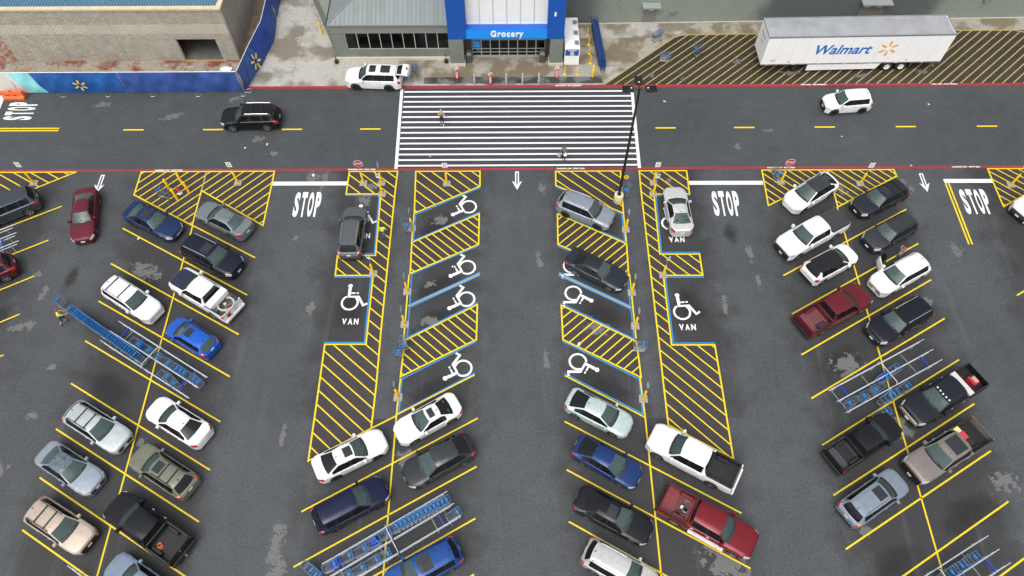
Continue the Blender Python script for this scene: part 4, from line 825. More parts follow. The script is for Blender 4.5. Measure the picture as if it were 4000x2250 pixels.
def section(S, u):
    L, W = S['L'], S['W']/2; t = min(1, u/.62); w = W*(S['n0']+(1-S['n0'])*(1-(1-t)**2.6)); v = L-u; t = min(1, v/(.5 if not S.get('pickup') else .2)); w = min(w, W*(S['r0']+(1-S['r0'])*(1-(1-t)**2.6)))
    w *= 1-.018*sm(1-abs(u-L*.5)/(L*.16))*0
    zs = S['sill']+.05*sm((u-(L-.7))/.7)-.02*sm((.4-u)/.4)
    for ua in (S['fo'], L-S['ro']):
        Ra = S['R']+.065; d = abs(u-ua)
        if d < Ra: zs = max(zs, S['R']+math.sqrt(max(0,Ra*Ra-d*d))*.98)
    uc, uf, ur, ub = S['uc'], S['uf'], S['ur'], S['ub']; pk = S.get('pickup'); zh = S['zh']
    zdk = S['zd']
    zb = interp(u, [(0,zh-.20),(.05,zh-.13),(.16,zh-.085),(.4,zh-.045),(uc*.8,S['zb0']-.03),(uc,S['zb0']),(ub-.1,S['zb1']),(ub,zdk-.045),(L-.14,zdk-.06),(L-.04,zdk-.10),(L,zdk-.17)]) if not pk else interp(u, [(0,zh-.18),(.06,zh-.11),(.3,zh-.06),(uc,S['zb0']),(ub,S['rail']-.03),(L-.03,S['rail']-.03),(L,S['rail']-.06)])
    zs = min(zs, zb-.08)
    ztop = interp(u, [(0,zh-.12),(.04,zh-.06),(.12,zh-.015),(.3,zh+.025),(uc*.6,(zh+S['zc'])/2+.02),(uc,S['zc'])]) if u <= uc else interp(u, [(ub,zdk),(L-.12,zdk-.015),(L-.04,zdk-.05),(L,zdk-.12)])
    h = zb-zs
    P = [(.80*w,zs),(.955*w,zs),(1.0*w,zs+.30*h),(.992*w,zs+.68*h),(.962*w,zb-.035),(.905*w,zb)]
    fl = lambda a: zb+(ztop-zb)*a
    deck = [(.83*w,fl(.38)),(.76*w,fl(.62)),(.42*w,fl(.94)),(0,ztop)]
    sh = [0]*10
    if uc < u < ub:
        if u < uf: t = (u-uc)/(uf-uc)
        elif u <= ur: t = 1.0
        else: t = (ub-u)/(ub-ur)
        rz = interp(u, [(uf,S['H']-.045),(uf+.35,S['H']-.008),((uf+ur)/2,S['H']),(ur-.3,(S['H']+S['zr'])/2+.01),(ur,S['zr'])])
        z0 = S['zc'] if u < uf else zdk
        e = t if u < uf else t
        zt = z0+(rz-z0)*e**.94; wr = S['wr']*(1 if u < (uf+ur)/2 else 1-.06*sm((u-(uf+ur)/2)/(ur-(uf+ur)/2+.01)))
        d0 = [(.83*w,zb+.02),(.765*w,zb+.035),(.42*w,z0-.006),(0,z0)]
        rf = [(wr+.035,rz-.085),(wr-.055,rz-.03),(wr*.52,rz-.006),(0,rz)]
        deck = [(a[0]+(c[0]-a[0])*t, a[1]+(c[1]-a[1])*(t**.94)) for a, c in zip(d0, rf)]
    bow = interp(u, [(uc-.45,0),(uc,.17),(uf,.08),(uf+.45,0),(max(uf+.46,ur-.4),0),(ur,-.05),(ub,-.09 if not pk else -.02),(ub+.3,0)]) if not (pk and u > ub) else 0
    for i, k in zip(range(5,10), (.7,1,.9,.25,0)): sh[i] = bow*k
    if pk and u > ub+.001:
        rail, flo = S['rail'], S['floor']; inb_ = ub+.05 < u < L-.075
        deck = [(.845*w,rail),(.82*w,flo if inb_ else rail),(.42*w,flo if inb_ else rail),(0,flo if inb_ else rail)]
        P[5] = (.93*w, rail)
    return P+deck, sh
def hull(S):
    L = S['L']; pk = S.get('pickup'); us = [0,.025,.07,.14,.24,.38,.56,L-.5,L-.34,L-.22,L-.13,L-.06,L-.02,L] if not pk else [0,.025,.07,.14,.24,.38,.56,L-.22,L-.08,L-.07,L-.03,L]
    keys = [S['uc']-.13,S['uc'],S['uf'],S['ur'],S['ub'],S['uq']]+[p for q in S['pill'] for p in q]
    if pk: keys += [S['ub']+.04, S['ub']+.06]
    for ua in (S['fo'], L-S['ro']):
        Ra = S['R']+.065; us += [ua+Ra*math.cos(R(a)) for a in (18,38,60,90,120,142,162)]+[ua-Ra-.012,ua+Ra+.012,ua-Ra+.004,ua+Ra-.004]
    us += [S['uf']+.35,(S['uf']+S['ur'])/2,S['uc']*.6,(S['uc']+S['uf'])/2,(S['ur']+S['ub'])/2]
    us = sorted(us); keep = sorted(keys)
    for u in us:
        if all(abs(u-k) > .018 for k in keep): keep.append(u)
        elif u in (0, L): keep.append(u)
    us = sorted(keep); out = [us[0]]
    for a, b in zip(us, us[1:]):
        n = max(1, math.ceil((b-a)/.34)); out += [a+(b-a)*(i+1)/n for i in range(n)]
    return out
def car_regions(S, o):
    """vertices and faces by region name, sides told apart"""
    us = hull(S); L = S['L']; xF = L/2; rows = []
    for u in us:
        P, sh = section(S, u); rows.append([(xF-u-s, p[0], p[1]) for p, s in zip(P, sh)])
    verts = []; idx = {}
    for i, r in enumerate(rows):
        for j, p in enumerate(r):
            idx[i,j,1] = len(verts); verts.append(p)
            if j < 9: idx[i,j,-1] = len(verts); verts.append((p[0],-p[1],p[2]))
            else: idx[i,j,-1] = idx[i,j,1]
    reg = {}
    def put(k, f): reg.setdefault(k, []).append(f)
    uc, uf, ur, ub, uq = S['uc'], S['uf'], S['ur'], S['ub'], S['uq']; pk = S.get('pickup'); suvlike = ub > L-.35
    p0 = S['pill'][0] if S['pill'] else None
    for i in range(len(us)-1):
        u = (us[i]+us[i+1])/2
        for s in (1,-1):
            sd = 'l' if s > 0 else 'r'
            for j in range(9):
                f = [idx[i,j,s],idx[i,j+1,s],idx[i+1,j+1,s],idx[i+1,j,s]]
                if s > 0: f = f[::-1]
                f = tuple(dict.fromkeys(f)); k = 'body'
                if j >= 7:
                    if .07 < u < uc-.13: k = 'hood'
                    elif uc-.13 < u < uc: k = 'cowl'
                    elif u < uc: k = 'body'
                    elif u < uf: k = 'windshield'
                    elif u < ur: k = 'roof'
                    elif u < ub: k = 'rear_window'
                    elif pk: k = 'bed' if u < L-.07 else 'tailgate'
                    elif suvlike: k = 'tailgate'
                    else: k = 'boot_lid' if u < L-.03 else 'body'
                elif j == 6:
                    if uc < u < ub: k = 'roof' if uf < u < ur else 'body'
                    elif pk and u > ub+.05: k = 'bed' if u < L-.07 else 'tailgate'
                elif j == 5:
                    if uc+.06 < u < uq:
                        k = 'wf_'+sd
                        for n, (a, b) in enumerate(S['pill']):
                            if a < u < b: k = 'p%d_' % n+sd
                            elif u > b: k = ('wr_' if n == 0 else 'wq_')+sd
                elif j in (3,4):
                    if j >= (3 if not pk else 3) and .03 < u < .40: k = 'hl_'+sd
                    elif u > L-(.30 if not pk else .10) and u < L-.015 and (not suvlike or j >= 3): k = 'tl_'+sd
                if k == 'body' and 1 <= j <= 4:
                    d0 = S['fo']+S['R']+.10; d2 = L-S['ro']-S['R']-.02; pm = sum(p0)/2 if p0 else 99
                    if d0 < u < min(pm, uq): k = 'df_'+sd
                    elif p0 and pm < u < min(uq, d2+.12 if not pk else ur-.02): k = 'dr_'+sd
                put(k, f)
    n = len(us)-1
    for end, i in ((0,0),(1,n)):
        for j in range(9):
            a = [idx[i,j,1],idx[i,j,-1],idx[i,j+1,-1],idx[i,j+1,1]]; a = a if end else a[::-1]; a = tuple(dict.fromkeys(a))
            if end == 0: k = 'grille' if j in (2,3) else ('bumper' if j <= 1 else 'body')
            else: k = 'bumper' if j <= 1 else ('tailgate' if (pk or suvlike) else 'body')
            put(k, a)
    return verts, reg, rows, us
def region_mesh(verts, faces, mat, off=None, push=0.0):
    used = {}; v = []; f = []
    for q in faces:
        g = []
        for i in q:
            if i not in used: used[i] = len(v); v.append(verts[i])
            g.append(used[i])
        f.append(tuple(g))
    if off: v = [(a-off[0], b-off[1], c-off[2]) for a, b, c in v]
    me = mesh_of(v, f, mat, None, True, 38)
    if push:
        for vt in me.vertices: vt.co += vt.normal*push
    return me
_wheel = {}
def wheel_mesh(Rw, style):
    k = (round(Rw,3), style)
    if k in _wheel: return _wheel[k]
    t = MB(); w = .115; r2 = Rw*.66
    t.lathe([(r2,-w),(Rw*.92,-w*1.02),(Rw,-w*.8),(Rw,w*.8),(Rw*.92,w*1.02),(r2,w)], 20, axis='y'); tm = t.mesh(RUBBER, True, 50)
    q = MB(); q.lathe([(r2,w*.96),(r2*.95,w*.55),(r2*.90,w*.2),(.001,w*.15)], 18, axis='y', mi=1); q.lathe([(r2*1.0,w*.99),(r2*.9,w*.95)], 18, axis='y')
    for i in range(5 if style != 'steel' else 7):
        a = 6.283*i/(5 if style != 'steel' else 7); c, s = math.cos(a), math.sin(a); h = r2*.13
        q.add([(-s*h*.7+c*.02,w*.98,c*h*.7+s*.02),(c*r2*.97-s*h,w*.9,s*r2*.97+c*h),(c*r2*.97+s*h,w*.9,s*r2*.97-c*h),(s*h*.7+c*.02,w*.98,-c*h*.7+s*.02)], [(0,1,2,3)])
    q.lathe([(r2*.2,w*1.0),(.001,w*1.02)], 10, axis='y')
    rm = q.mesh([RIM_S if style != 'dark' else RIM_D, RIM_D], True, 40); _wheel[k] = (tm, rm); return _wheel[k]
def put_box(name, mat, parent, *a, b=.0, **k):
    q = MB(); (q.bbox(*a, b=b) if b else q.box(*a)); return q.build(name, mat, parent, **k)
def car(name, label, kind, x, y, ang, color, group=None, z=0.0, roofx=None, **o):
    """x, y: the middle of the roof on the ground plan; ang: heading in degrees"""
    S = dict(BASE[kind]); 
    for k in ('L','W','H','zh','zc'):
        if k in o: S[k] = o[k]
    if 'L' in o:
        s = o['L']/BASE[kind]['L']
        for k in ('uc','uf','ur','ub','uq','fo','ro'): S[k] *= s
        S['pill'] = [(a*s, b*s) for a, b in S['pill']]
    L = S['L']; xF = L/2; um = (S['uf']+S['ur'])/2; off = xF-um; a = R(ang); c, s = math.cos(a), math.sin(a)
    if roofx is not None: off = roofx
    e = empty(name, (x-c*off, y-s*off, z), a); tag(e, label, 'pickup' if S.get('pickup') else 'car', group)
    pm = paint(color, o.get('flake', .3 if max(color) < .6 else 0.0)); roofm = o.get('roofmat') or pm
    V, reg, rows, us = car_regions(S, o)
    dm = {'body': pm, 'hood': o.get('hoodmat', pm), 'roof': roofm, 'boot_lid': pm, 'tailgate': pm, 'bumper': o.get('bumper', BLACK if kind in ('suv','bigsuv','pickup','midpickup') and o.get('cladding', True) else pm), 'grille': o.get('grille', BLACK), 'cowl': BLACK, 'windshield': G_WIND, 'rear_window': o.get('rearglass', G_DARK), 'bed': o.get('bedmat', BLACK)}
    nm = {'body':'body','hood':'bonnet','roof':'roof','boot_lid':'boot_lid','tailgate':'tailgate','bumper':'bumper','grille':'grille','cowl':'cowl','windshield':'windscreen','rear_window':'rear_window','bed':'bed'}
    doors = {}
    order = sorted(reg, key=lambda k: 0 if k[:2] in ('df','dr') else 1)
    for k in order:
        fs = reg[k]
        if k in o.get('omit', ()): continue
        if k in nm: link(nm[k], region_mesh(V, fs, dm[k], push=.006 if k == 'hood' else 0), e); continue
        p, sd = k.split('_'); par = e
        if p in ('df','dr'):
            hinge = (0,0,0); 
            if k == o.get('open_door'):
                hx = max(V[i][0] for f in fs for i in f); hy = (S['W']/2-.02)*(1 if sd == 'l' else -1); hinge = (hx,hy,0)
            d = link('door', region_mesh(V, fs, pm, hinge), e); doors[k] = d
            if k == o.get('open_door'):
                d.location = hinge; d.rotation_euler = (0,0,R(58)*(-1 if sd == 'l' else 1)); d['hinge'] = True
                sol = d.modifiers.new('thick','SOLIDIFY'); sol.thickness = .10; sol.offset = -1; d['label'] = 'open front passenger door'
                me = region_mesh(V, reg['wf_'+sd], G_SIDE, hinge); link('door_window', me, d)
                q = MB(); sg = 1 if sd == 'l' else -1; q.box(-1.0,-.12,-.16*sg-.03,-.16*sg+.03,.42,1.0); q.build('door_card', INTERIOR, d)
            continue
        if p[0] == 'w':
            if p == 'wf' and o.get('open_door') == 'df_'+sd: continue
            link('side_window', region_mesh(V, fs, G_SIDE if p == 'wf' else G_DARK), e)
        elif p[0] == 'p': link('pillar', region_mesh(V, fs, BLACK), e)
        elif p == 'hl': link('headlight', region_mesh(V, fs, o.get('lens', LENS), push=.004), e)
        elif p == 'tl': link('tail_light', region_mesh(V, fs, RED_L, push=.004), e)
    # wheels
    tm, rm = wheel_mesh(S['R'], o.get('rim','alloy'))
    for ua in (S['fo'], L-S['ro']):
        for sd in (1,-1):
            w = link('wheel', tm, e, (xF-ua, sd*(S['W']/2-.135), S['R'])); w.rotation_euler = (0,0,0 if sd > 0 else math.pi); link('rim', rm, w)
        q = MB(); q.box(xF-ua-S['R']-.02,xF-ua+S['R']+.02,-S['W']/2+.3,S['W']/2-.3,S['sill'],S['R']*2+.06); q.build('wheel_well', BLACK, e)
    # cabin
    im = o.get('interior', INTERIOR); q = MB(); uc, uf, ur, ub = S['uc'], S['uf'], S['ur'], S['ub']; zb = S['zb0']; hw = S['W']/2*.8
    q.box(xF-ub+.1,xF-uc-.05,-hw,hw,.30,.42); q.box(xF-uc-.50,xF-uc-.05,-hw*.96,hw*.96,.5,zb-.04)
    us_ = [uf+.35]+([uf+1.25] if not S.get('pickup') or True else [])
    for n, us0 in enumerate(us_):
        for sy in (-.36,.36):
            q.bbox(xF-us0-.05,xF-us0+.45,sy-.24,sy+.24,.42,.62,.05); q.add([(xF-us0-.04,sy-.23,.6),(xF-us0-.04,sy+.23,.6),(xF-us0+.10,sy+.23,.6),(xF-us0+.10,sy-.23,.6),(xF-us0-.24,sy-.2,zb+.14),(xF-us0-.24,sy+.2,zb+.14),(xF-us0-.14,sy+.2,zb+.14),(xF-us0-.14,sy-.2,zb+.14)], [(3,2,1,0),(4,5,6,7),(0,1,5,4),(1,2,6,5),(2,3,7,6),(3,0,4,7)]); q.bbox(xF-us0-.29,xF-us0-.18,sy-.12,sy+.12,zb+.15,zb+.32,.03)
    q.build('seats', im, e)
    q = MB(); pts = [(xF-uc-.62+.05*math.sin(t), .36+.18*math.cos(t), zb-.02+.17*math.sin(t)) for t in [6.283*k/10 for k in range(11)]]; q.path(pts, .016, 5); q.build('steering_wheel', BLACK, e)
    # mirrors
    mx = xF-uc-.30; mmat = o.get('mirror', pm)
    for sd in (1,-1):
        q = MB(); yy = sd*(S['W']/2*.93); q.bbox(mx-.09,mx+.10,min(yy,yy+sd*.24),max(yy,yy+sd*.24),zb+.02,zb+.02+(.17 if not S.get('pickup') else .26),.045); q.build('wing_mirror', mmat, e)
    # door handles, plates, wipers
    hm = o.get('handle', pm if kind not in ('pickup',) else CHROME)
    for k, d in doors.items():
        if k == o.get('open_door'): continue
        sd = 1 if k.endswith('l') else -1; xs_ = [V[i][0] for f in reg[k] for i in f]; hx = min(xs_)+.16; yy = sd*(S['W']/2*.985); q = MB(); q.box(hx-.09,hx+.09,yy-.022,yy+.022,zb-.17,zb-.135); q.build('handle', hm, d)
    q = MB(); q.box(-xF-.018,-xF-.004,-.155,.155,.62 if not suvlike(S) else .80,.77 if not suvlike(S) else .95); 
    if S.get('pickup'): q = MB(); q.box(-xF-.10,-xF-.085,-.155,.155,.52,.67)
    q.build('licence_plate', PLATE, e)
    if o.get('front_plate', True): q = MB(); q.box(xF+.004,xF+.018,-.155,.155,.42,.56); q.build('licence_plate', PLATE, e)
    wz = S['zc']+.015; q = MB(); q.bar((xF-uc-.02,.55*hw/.72,wz+.02),(xF-uc-.18,-.10,wz+.10),.012,5); q.build('wiper', BLACK, e); q = MB(); q.bar((xF-uc-.02,-.10,wz+.03),(xF-uc-.20,-.60*hw/.72,wz+.06),.012,5); q.build('wiper', BLACK, e)
    H = S['H']; wr = S['wr']
    if o.get('rails'):
        rmte = {'silver': STEEL, 'black': BLACK, 'chrome': CHROME}[o['rails']]
        for sd in (1,-1): 
            q = MB(); y_ = sd*(wr-.03); q.path([(xF-uf-.30,y_,H-.05),(xF-uf-.38,y_,H+.035),((xF-uf+xF-ur)/2,y_,H+.045),(xF-ur+.30,y_,H+.015),(xF-ur+.22,y_,H-.07)], .024, 6); q.build('roof_rail', rmte, e)
    for t in o.get('bars', ()): 
        q = MB(); x_ = xF-uf-(ur-uf)*t; q.box(x_-.035,x_+.035,-wr+.03,wr-.03,H+.02,H+.05); q.build('roof_crossbar', BLACK, e)
    for t0, t1, w_ in o.get('sunroof', ()):
        xa, xb = xF-uf-(ur-uf)*t0, xF-uf-(ur-uf)*t1; q = MB(); N = 4
        vs = []; 
        for i in range(N+1):
            u = xF-(xa+(xb-xa)*i/N); rz = section(S,u)[0][9][1]; wq = w_*wr
            vs += [(xa+(xb-xa)*i/N,-wq,rz-.006*(w_/.5)+.004),(xa+(xb-xa)*i/N,0,rz+.007),(xa+(xb-xa)*i/N,wq,rz-.006*(w_/.5)+.004)]
        for i in range(N): q.add([vs[3*i],vs[3*i+1],vs[3*i+4],vs[3*i+3]], [(0,3,2,1)]); q.add([vs[3*i+1],vs[3*i+2],vs[3*i+5],vs[3*i+4]], [(0,3,2,1)])
        q.build('sunroof', SUNROOF, e)
    if o.get('fin', True) and not S.get('pickup'):
        xr = xF-ur+.16; rz = section(S, ur-.16)[0][9][1]-.005; q = MB(); q.add([(xr+.10,-.02,rz),(xr+.10,.02,rz),(xr-.08,.03,rz),(xr-.08,-.03,rz),(xr-.06,0,rz+.07)], [(0,1,4),(1,2,4),(2,3,4),(3,0,4)]); q.build('antenna_fin', o.get('finmat', BLACK), e)
    if o.get('grille_bar'): q = MB(); zg = S['zh']-.26; q.box(xF+.001,xF+.022,-S['W']/2*S['n0']*.9,S['W']/2*S['n0']*.9,zg,zg+.05); q.box(xF+.001,xF+.02,-S['W']/2*S['n0']*.88,S['W']/2*S['n0']*.88,zg-.14,zg-.10); q.build('grille_bar', o['grille_bar'], e)
    if o.get('steps'): 
        for sd in (1,-1): q = MB(); y_ = sd*(S['W']/2+.02); q.box(xF-ur+.1,xF-S['fo']-S['R']-.15,y_-.09,y_+.09,.40,.46); q.build('side_step', o['steps'], e)
    if S.get('pickup'):
        b0, b1 = xF-L+.10, xF-ub-.08; flo, rail = S['floor'], S['rail']; hw2 = S['W']/2*.80
        for i in range(11): y_ = -hw2+.12+(2*hw2-.24)*i/10; q = MB(); q.box(b0,b1,y_-.03,y_+.03,flo+.003,flo+.028); q.build('bed_rib', o.get('ribmat', dm['bed']), e)
        for sd in (1,-1): 
            y0, y1 = (hw2-.24, hw2+.01) if sd > 0 else (-hw2-.01, -hw2+.24); ra = xF-L+S['ro']; q = MB(); q.bbox(ra-.42,ra+.42,y0,y1,flo+.004,flo+.24,.06); q.build('wheel_hump', dm['bed'], e)
            q = MB(); y_ = sd*S['W']/2*.885; q.box(b0,b1,y_-.055,y_+.055,rail+.003,rail+.022); q.build('bed_rail_cap', o.get('railmat', BLACK), e)
        q = MB(); q.bbox(-xF-.16,-xF-.01,-S['W']/2*.93,S['W']/2*.93,.48,.70,.03); q.build('rear_bumper', o.get('rbumper', CHROME), e)
        if o.get('cover'): q = MB(); q.box(b0-.06,b1+.07,-S['W']/2*.86,S['W']/2*.86,rail+.024,rail+.06); q.build('bed_cover', plain('tonneau_vinyl', (.03,.032,.036), .6, 0, .1, 3), e)
    return e, S
def suvlike(S): return S['ub'] > S['L']-.35
WHT = (.70,.70,.695); SIL = (.40,.42,.44); BLK = (.014,.015,.018); NAVY = (.014,.020,.062); GRA = (.045,.050,.058)
def mid(wt, rr): return ((wt[0]+rr[0])/2, (wt[1]+rr[1])/2)
GL, GR, GC, GD = 'cars parked in the left bay', 'cars parked in the right bay', 'cars parked in the left middle bay', 'cars parked in the right middle bay'
gr_b = paint((.05,.055,.06))
car('sedan','dark red sedan driving down the left aisle towards the camera','sedan',-33.7,35.1,-78,(.115,.010,.021),rearglass=G_WIND,L=5.0,front_plate=True)
car('sedan','dark blue sedan with sunroof and twin kidney grille in the left bay','sedan',-28.4,34.3,-27.5,(.008,.024,.088),GL,sunroof=[(.22,.72,.62)],rearglass=G_WIND,grille_bar=CHROME,rim='dark')
car('sedan','silver grey sedan with red tail lights nosed up in the left bay','sedan',-22.28,34.1,151,(.16,.185,.20),GL,rearglass=G_WIND)
car('suv','navy suv with bright roof rails in the left bay','bigsuv',-23.4,31.1,-27.5,(.006,.008,.022),GL,rails='chrome',rim='dark',sunroof=[(.12,.38,.6)],L=4.9)
pk1, S1 = car('pickup','white pickup with dark bonnet, white tool box and junk in its bed','pickup',-22.54,27.42,148.5,WHT,GL,hoodmat=paint((.02,.032,.06)),bedmat=plain('bed_grey',(.12,.12,.12),.7),H=1.84,L=5.6,rbumper=paint(WHT,0),handle=paint(WHT,0))
car('suv','white boxy suv with roof bars parked nose to the centre line','bigsuv',-28.4,27.35,-31.5,WHT,GL,rails='silver',bars=(.3,.78),L=4.75,W=1.8,grille=plain('grille_pale',(.5,.5,.49)),cladding=False,sill=.3)
car('hatchback','bright blue small hatchback with sunroof in the left bay','hatch',-22.22,23.6,148.5,(.012,.10,.50),GL,sunroof=[(.08,.36,.62)],rearglass=G_WIND)
car('estate_car','silver wagon with black roof rails and crossbars in the left bay','wagon',-28.18,17.64,-29.5,(.42,.46,.48),GL,rails='black',bars=(.22,.58))
car('sedan','white sedan with dark rear window in the left bay','sedan',-22.0,17.46,149.8,WHT,GL,L=4.8)
car('liftback','silver blue sedan with long wet glass roof in the left bay','sedan',-28.8,14.66,-29.3,(.24,.28,.33),GL,roofmat=plain('wet_glass_roof',(.10,.135,.165),.15,0,.6,5,.6,.5),rearglass=G_WIND,L=4.65)
car('estate_car','olive grey wagon with sunroof and black roof bars in the left bay','wagon',-21.84,13.94,149.8,(.17,.175,.135),GL,rails='black',bars=(.42,.74),sunroof=[(.08,.34,.62)])
pk2, S2 = car('pickup','black pickup with open ribbed bed and orange cable in the left bay','pickup',-22.53,10.73,148.9,(.007,.008,.012),GL,L=5.75,rbumper=BLACK)
car('suv','beige suv with black roof bars in the left bay','suv',-28.58,11.23,-28.5,(.46,.38,.31),GL,rails='black',bars=(.28,.62),L=4.6)
car('sedan','light blue grey sedan cut off by the bottom edge','sedan',-21.9,7.35,150.5,(.20,.26,.34),GL)
car('coupe','white coupe with sunroof in the left middle bay','coupe',-5.39,17.95,-149.5,WHT,GC,sunroof=[(.18,.62,.62)],L=4.66)
car('sedan','white sedan with sunroof and dark rear glass under the hatched triangle','sedan',-10.89,15.16,28.2,WHT,GC,sunroof=[(.08,.5,.6)],rim='dark',L=4.85)
car('crossover','dark grey electric crossover with glass roof in the left middle bay','ev',-4.46,15.14,-151,(.022,.026,.032),GC,roofmat=plain('dark_glass_roof',(.02,.023,.028),.12,0,.3,6,.6,.5),grille=paint((.040,.045,.053)))
car('suv','navy blue suv parked nose up in the left middle bay','suv',-10.81,11.76,28.8,(.006,.010,.040),GC,L=4.75,rim='dark')
car('suv','bright blue suv with large sunroof cut off by the bottom edge','suv',-4.8,8.68,-152,(.010,.06,.24),GC,sunroof=[(.10,.45,.8)],L=4.75)
car('liftback','pale mint hatchback with dark rear glass in the right middle bay','liftback',5.42,18.28,-28.5,(.44,.54,.52),GD,L=4.6,uq=1)
car('liftback','blue liftback with silver headlights in the right middle bay','liftback',5.74,14.97,-31.3,(.007,.032,.13),GD)
car('sedan','black sedan with tinted glass roof in the right middle bay','sedan',5.85,11.57,-28.5,(.006,.007,.010),GD,sunroof=[(.12,.55,.66)],L=5.0)
pk3, S3 = car('pickup','white pickup with empty black bed in the right middle bay','pickup',11.56,15.03,149.6,WHT,GD,L=5.95,rbumper=paint(WHT,0))
pk4, S4 = car('pickup','dark red pickup backed in with tools in its bed','pickup',11.9,10.97,-30.6,(.16,.008,.015),GD,bedmat=plain('bed_red',(.16,.010,.018),.5,0,.2,4,.5,.3),ribmat=plain('bed_rib_red',(.24,.05,.055),.4,0,.2,4,.5,.4),L=6.0,steps=CHROME,rbumper=BLACK)
car('suv','silver suv cut off by the bottom edge in the right middle bay','suv',5.71,8.58,-29.2,(.46,.46,.45),GD,rails='silver',L=4.6)
car('suv','silver blue suv parked in the top accessible stall','suv',5.1,35.3,-27.0,(.235,.27,.315),GD,rails='silver',rim='dark',L=4.6)
car('sedan','dark blue grey sedan parked in the second accessible stall','sedan',5.96,29.64,-30.8,(.018,.025,.034),GD,L=4.75)
car('coupe','silver coupe with small round roof in the right van stall','coupe',13.0,34.64,92.3,(.56,.56,.55),rearglass=G_WIND,L=4.55,W=1.86)
car('suv','grey suv with bright roof rails standing in the left van stall','suv',-12.37,32.28,89.4,(.095,.105,.113),rails='silver',L=4.6)
car('sedan','white electric car with black glass roof in the right bay','ev',24.16,36.92,-147.5,WHT,GR,roofmat=plain('dark_glass_roof',(.02,.023,.028)),grille=paint(WHT,0),rim='dark',L=4.7)
car('estate_car','dark grey wagon with sunroof and crossbars in the right bay','wagon',29.74,36.35,-153,(.018,.021,.027),GR,sunroof=[(.12,.42,.7)],rails='black',bars=(.40,.72))
pk5, S5 = car('pickup','white pickup with black bed cover in the right bay','pickup',22.91,32.53,-150.3,WHT,GR,cover=True,L=5.85,grille_bar=CHROME,rbumper=BLACK,handle=paint(WHT,0))
car('suv','white compact suv with black roof in the right bay','suv',23.17,29.57,29.5,WHT,GR,roofmat=paint((.014,.015,.018)),L=4.45,H=1.6,finmat=BLACK)
pk6, S6 = car('pickup','dark red pickup with pink ribbed bed floor in the right bay','pickup',23.07,25.87,28.2,(.125,.010,.017),GR,bedmat=plain('bed_red2',(.085,.008,.014),.5,0,.2,4,.5,.3),ribmat=plain('bed_rib_pink',(.30,.09,.10),.4,0,.2,4,.5,.4),L=5.8,rbumper=BLACK)
car('suv','dark grey suv with seven slot grille in the right bay','suv',29.57,33.01,-151.3,(.034,.038,.044),GR,rails='black',L=4.45)
vo, SV = car('suv','white suv with its front passenger door wide open in the right bay','suv',29.31,29.22,-152,WHT,GR,open_door='df_r',L=4.75,grille=plain('grille_chrome',(.4,.41,.42),.3,.6),cladding=False)
car('suv','black navy suv with silver roof rails and grille in the right bay','bigsuv',28.23,25.33,-151.2,(.007,.008,.015),GR,rails='chrome',grille_bar=CHROME,L=4.95)
pk7, S7 = car('pickup','black pickup with roof marker lamps and chrome grille in the right bay','pickup',28.9,19.2,-152.2,(.011,.013,.019),GR,grille=plain('grille_chrome2',(.5,.5,.51),.25,.8),steps=BLACK,L=6.0,grille_bar=CHROME)
pk8, S8 = car('pickup','black pickup with dark ribbed bed nosed up in the right bay','midpickup',22.74,16.0,29.8,(.007,.008,.011),GR,ribmat=plain('bed_rib_grey',(.10,.11,.12),.5,.1),rbumper=BLACK)
pk9, S9 = car('pickup','grey brown pickup with large sunroof and red cooler in its bed','pickup',27.95,15.36,-152,(.19,.168,.152),GR,sunroof=[(.28,.85,.78)],L=5.95)
car('suv','silver blue suv with sunroof at the lower end of the right bay','suv',21.92,12.07,30.7,(.215,.255,.31),GR,rails='silver',sunroof=[(.06,.34,.66)],L=4.75)
car('suv','black suv driving left along the road','bigsuv',-21.58,45.0,-178.8,(.006,.006,.007),rails='chrome',bars=(.36,.66),L=4.95)
tl, ST = car('suv','white suv with raised tailgate stopped across the kerb','bigsuv',-11.5,49.72,176.8,WHT,sunroof=[(.10,.32,.62),(.48,.80,.66)],rim='dark',omit=('rear_window',),cladding=False)
car('hatchback','small white suv driving left along the road','suv',29.6,46.6,-175.2,WHT,L=4.1,W=1.77,H=1.64,rim='dark')
car('suv','dark blue grey boxy suv at the left edge by the hatched island','bigsuv',-39.25,35.75,-150.2,(.042,.056,.072),rails='black',L=4.75)
car('suv','dark red suv at the left edge with chrome window trim','suv',-38.95,29.5,-150.5,(.10,.008,.016),L=4.75)
car('suv','white suv with toothy grille at the right edge','bigsuv',42.35,36.05,-150.5,WHT,L=5.0,grille=plain('grille_dark_blue',(.05,.06,.08),.3,.5),grille_bar=CHROME)
# ------------------------------------------------------------------ loads and fittings of single vehicles
def in_car(e, p):
    a = e.rotation_euler.z; return (e.location.x+p[0]*math.cos(a)-p[1]*math.sin(a), e.location.y+p[0]*math.sin(a)+p[1]*math.cos(a), e.location.z+p[2])
def thing_in(e, p, name, label, cat, rz=0):
    t = empty(name, in_car(e, p), e.rotation_euler.z+rz); tag(t, label, cat); return t
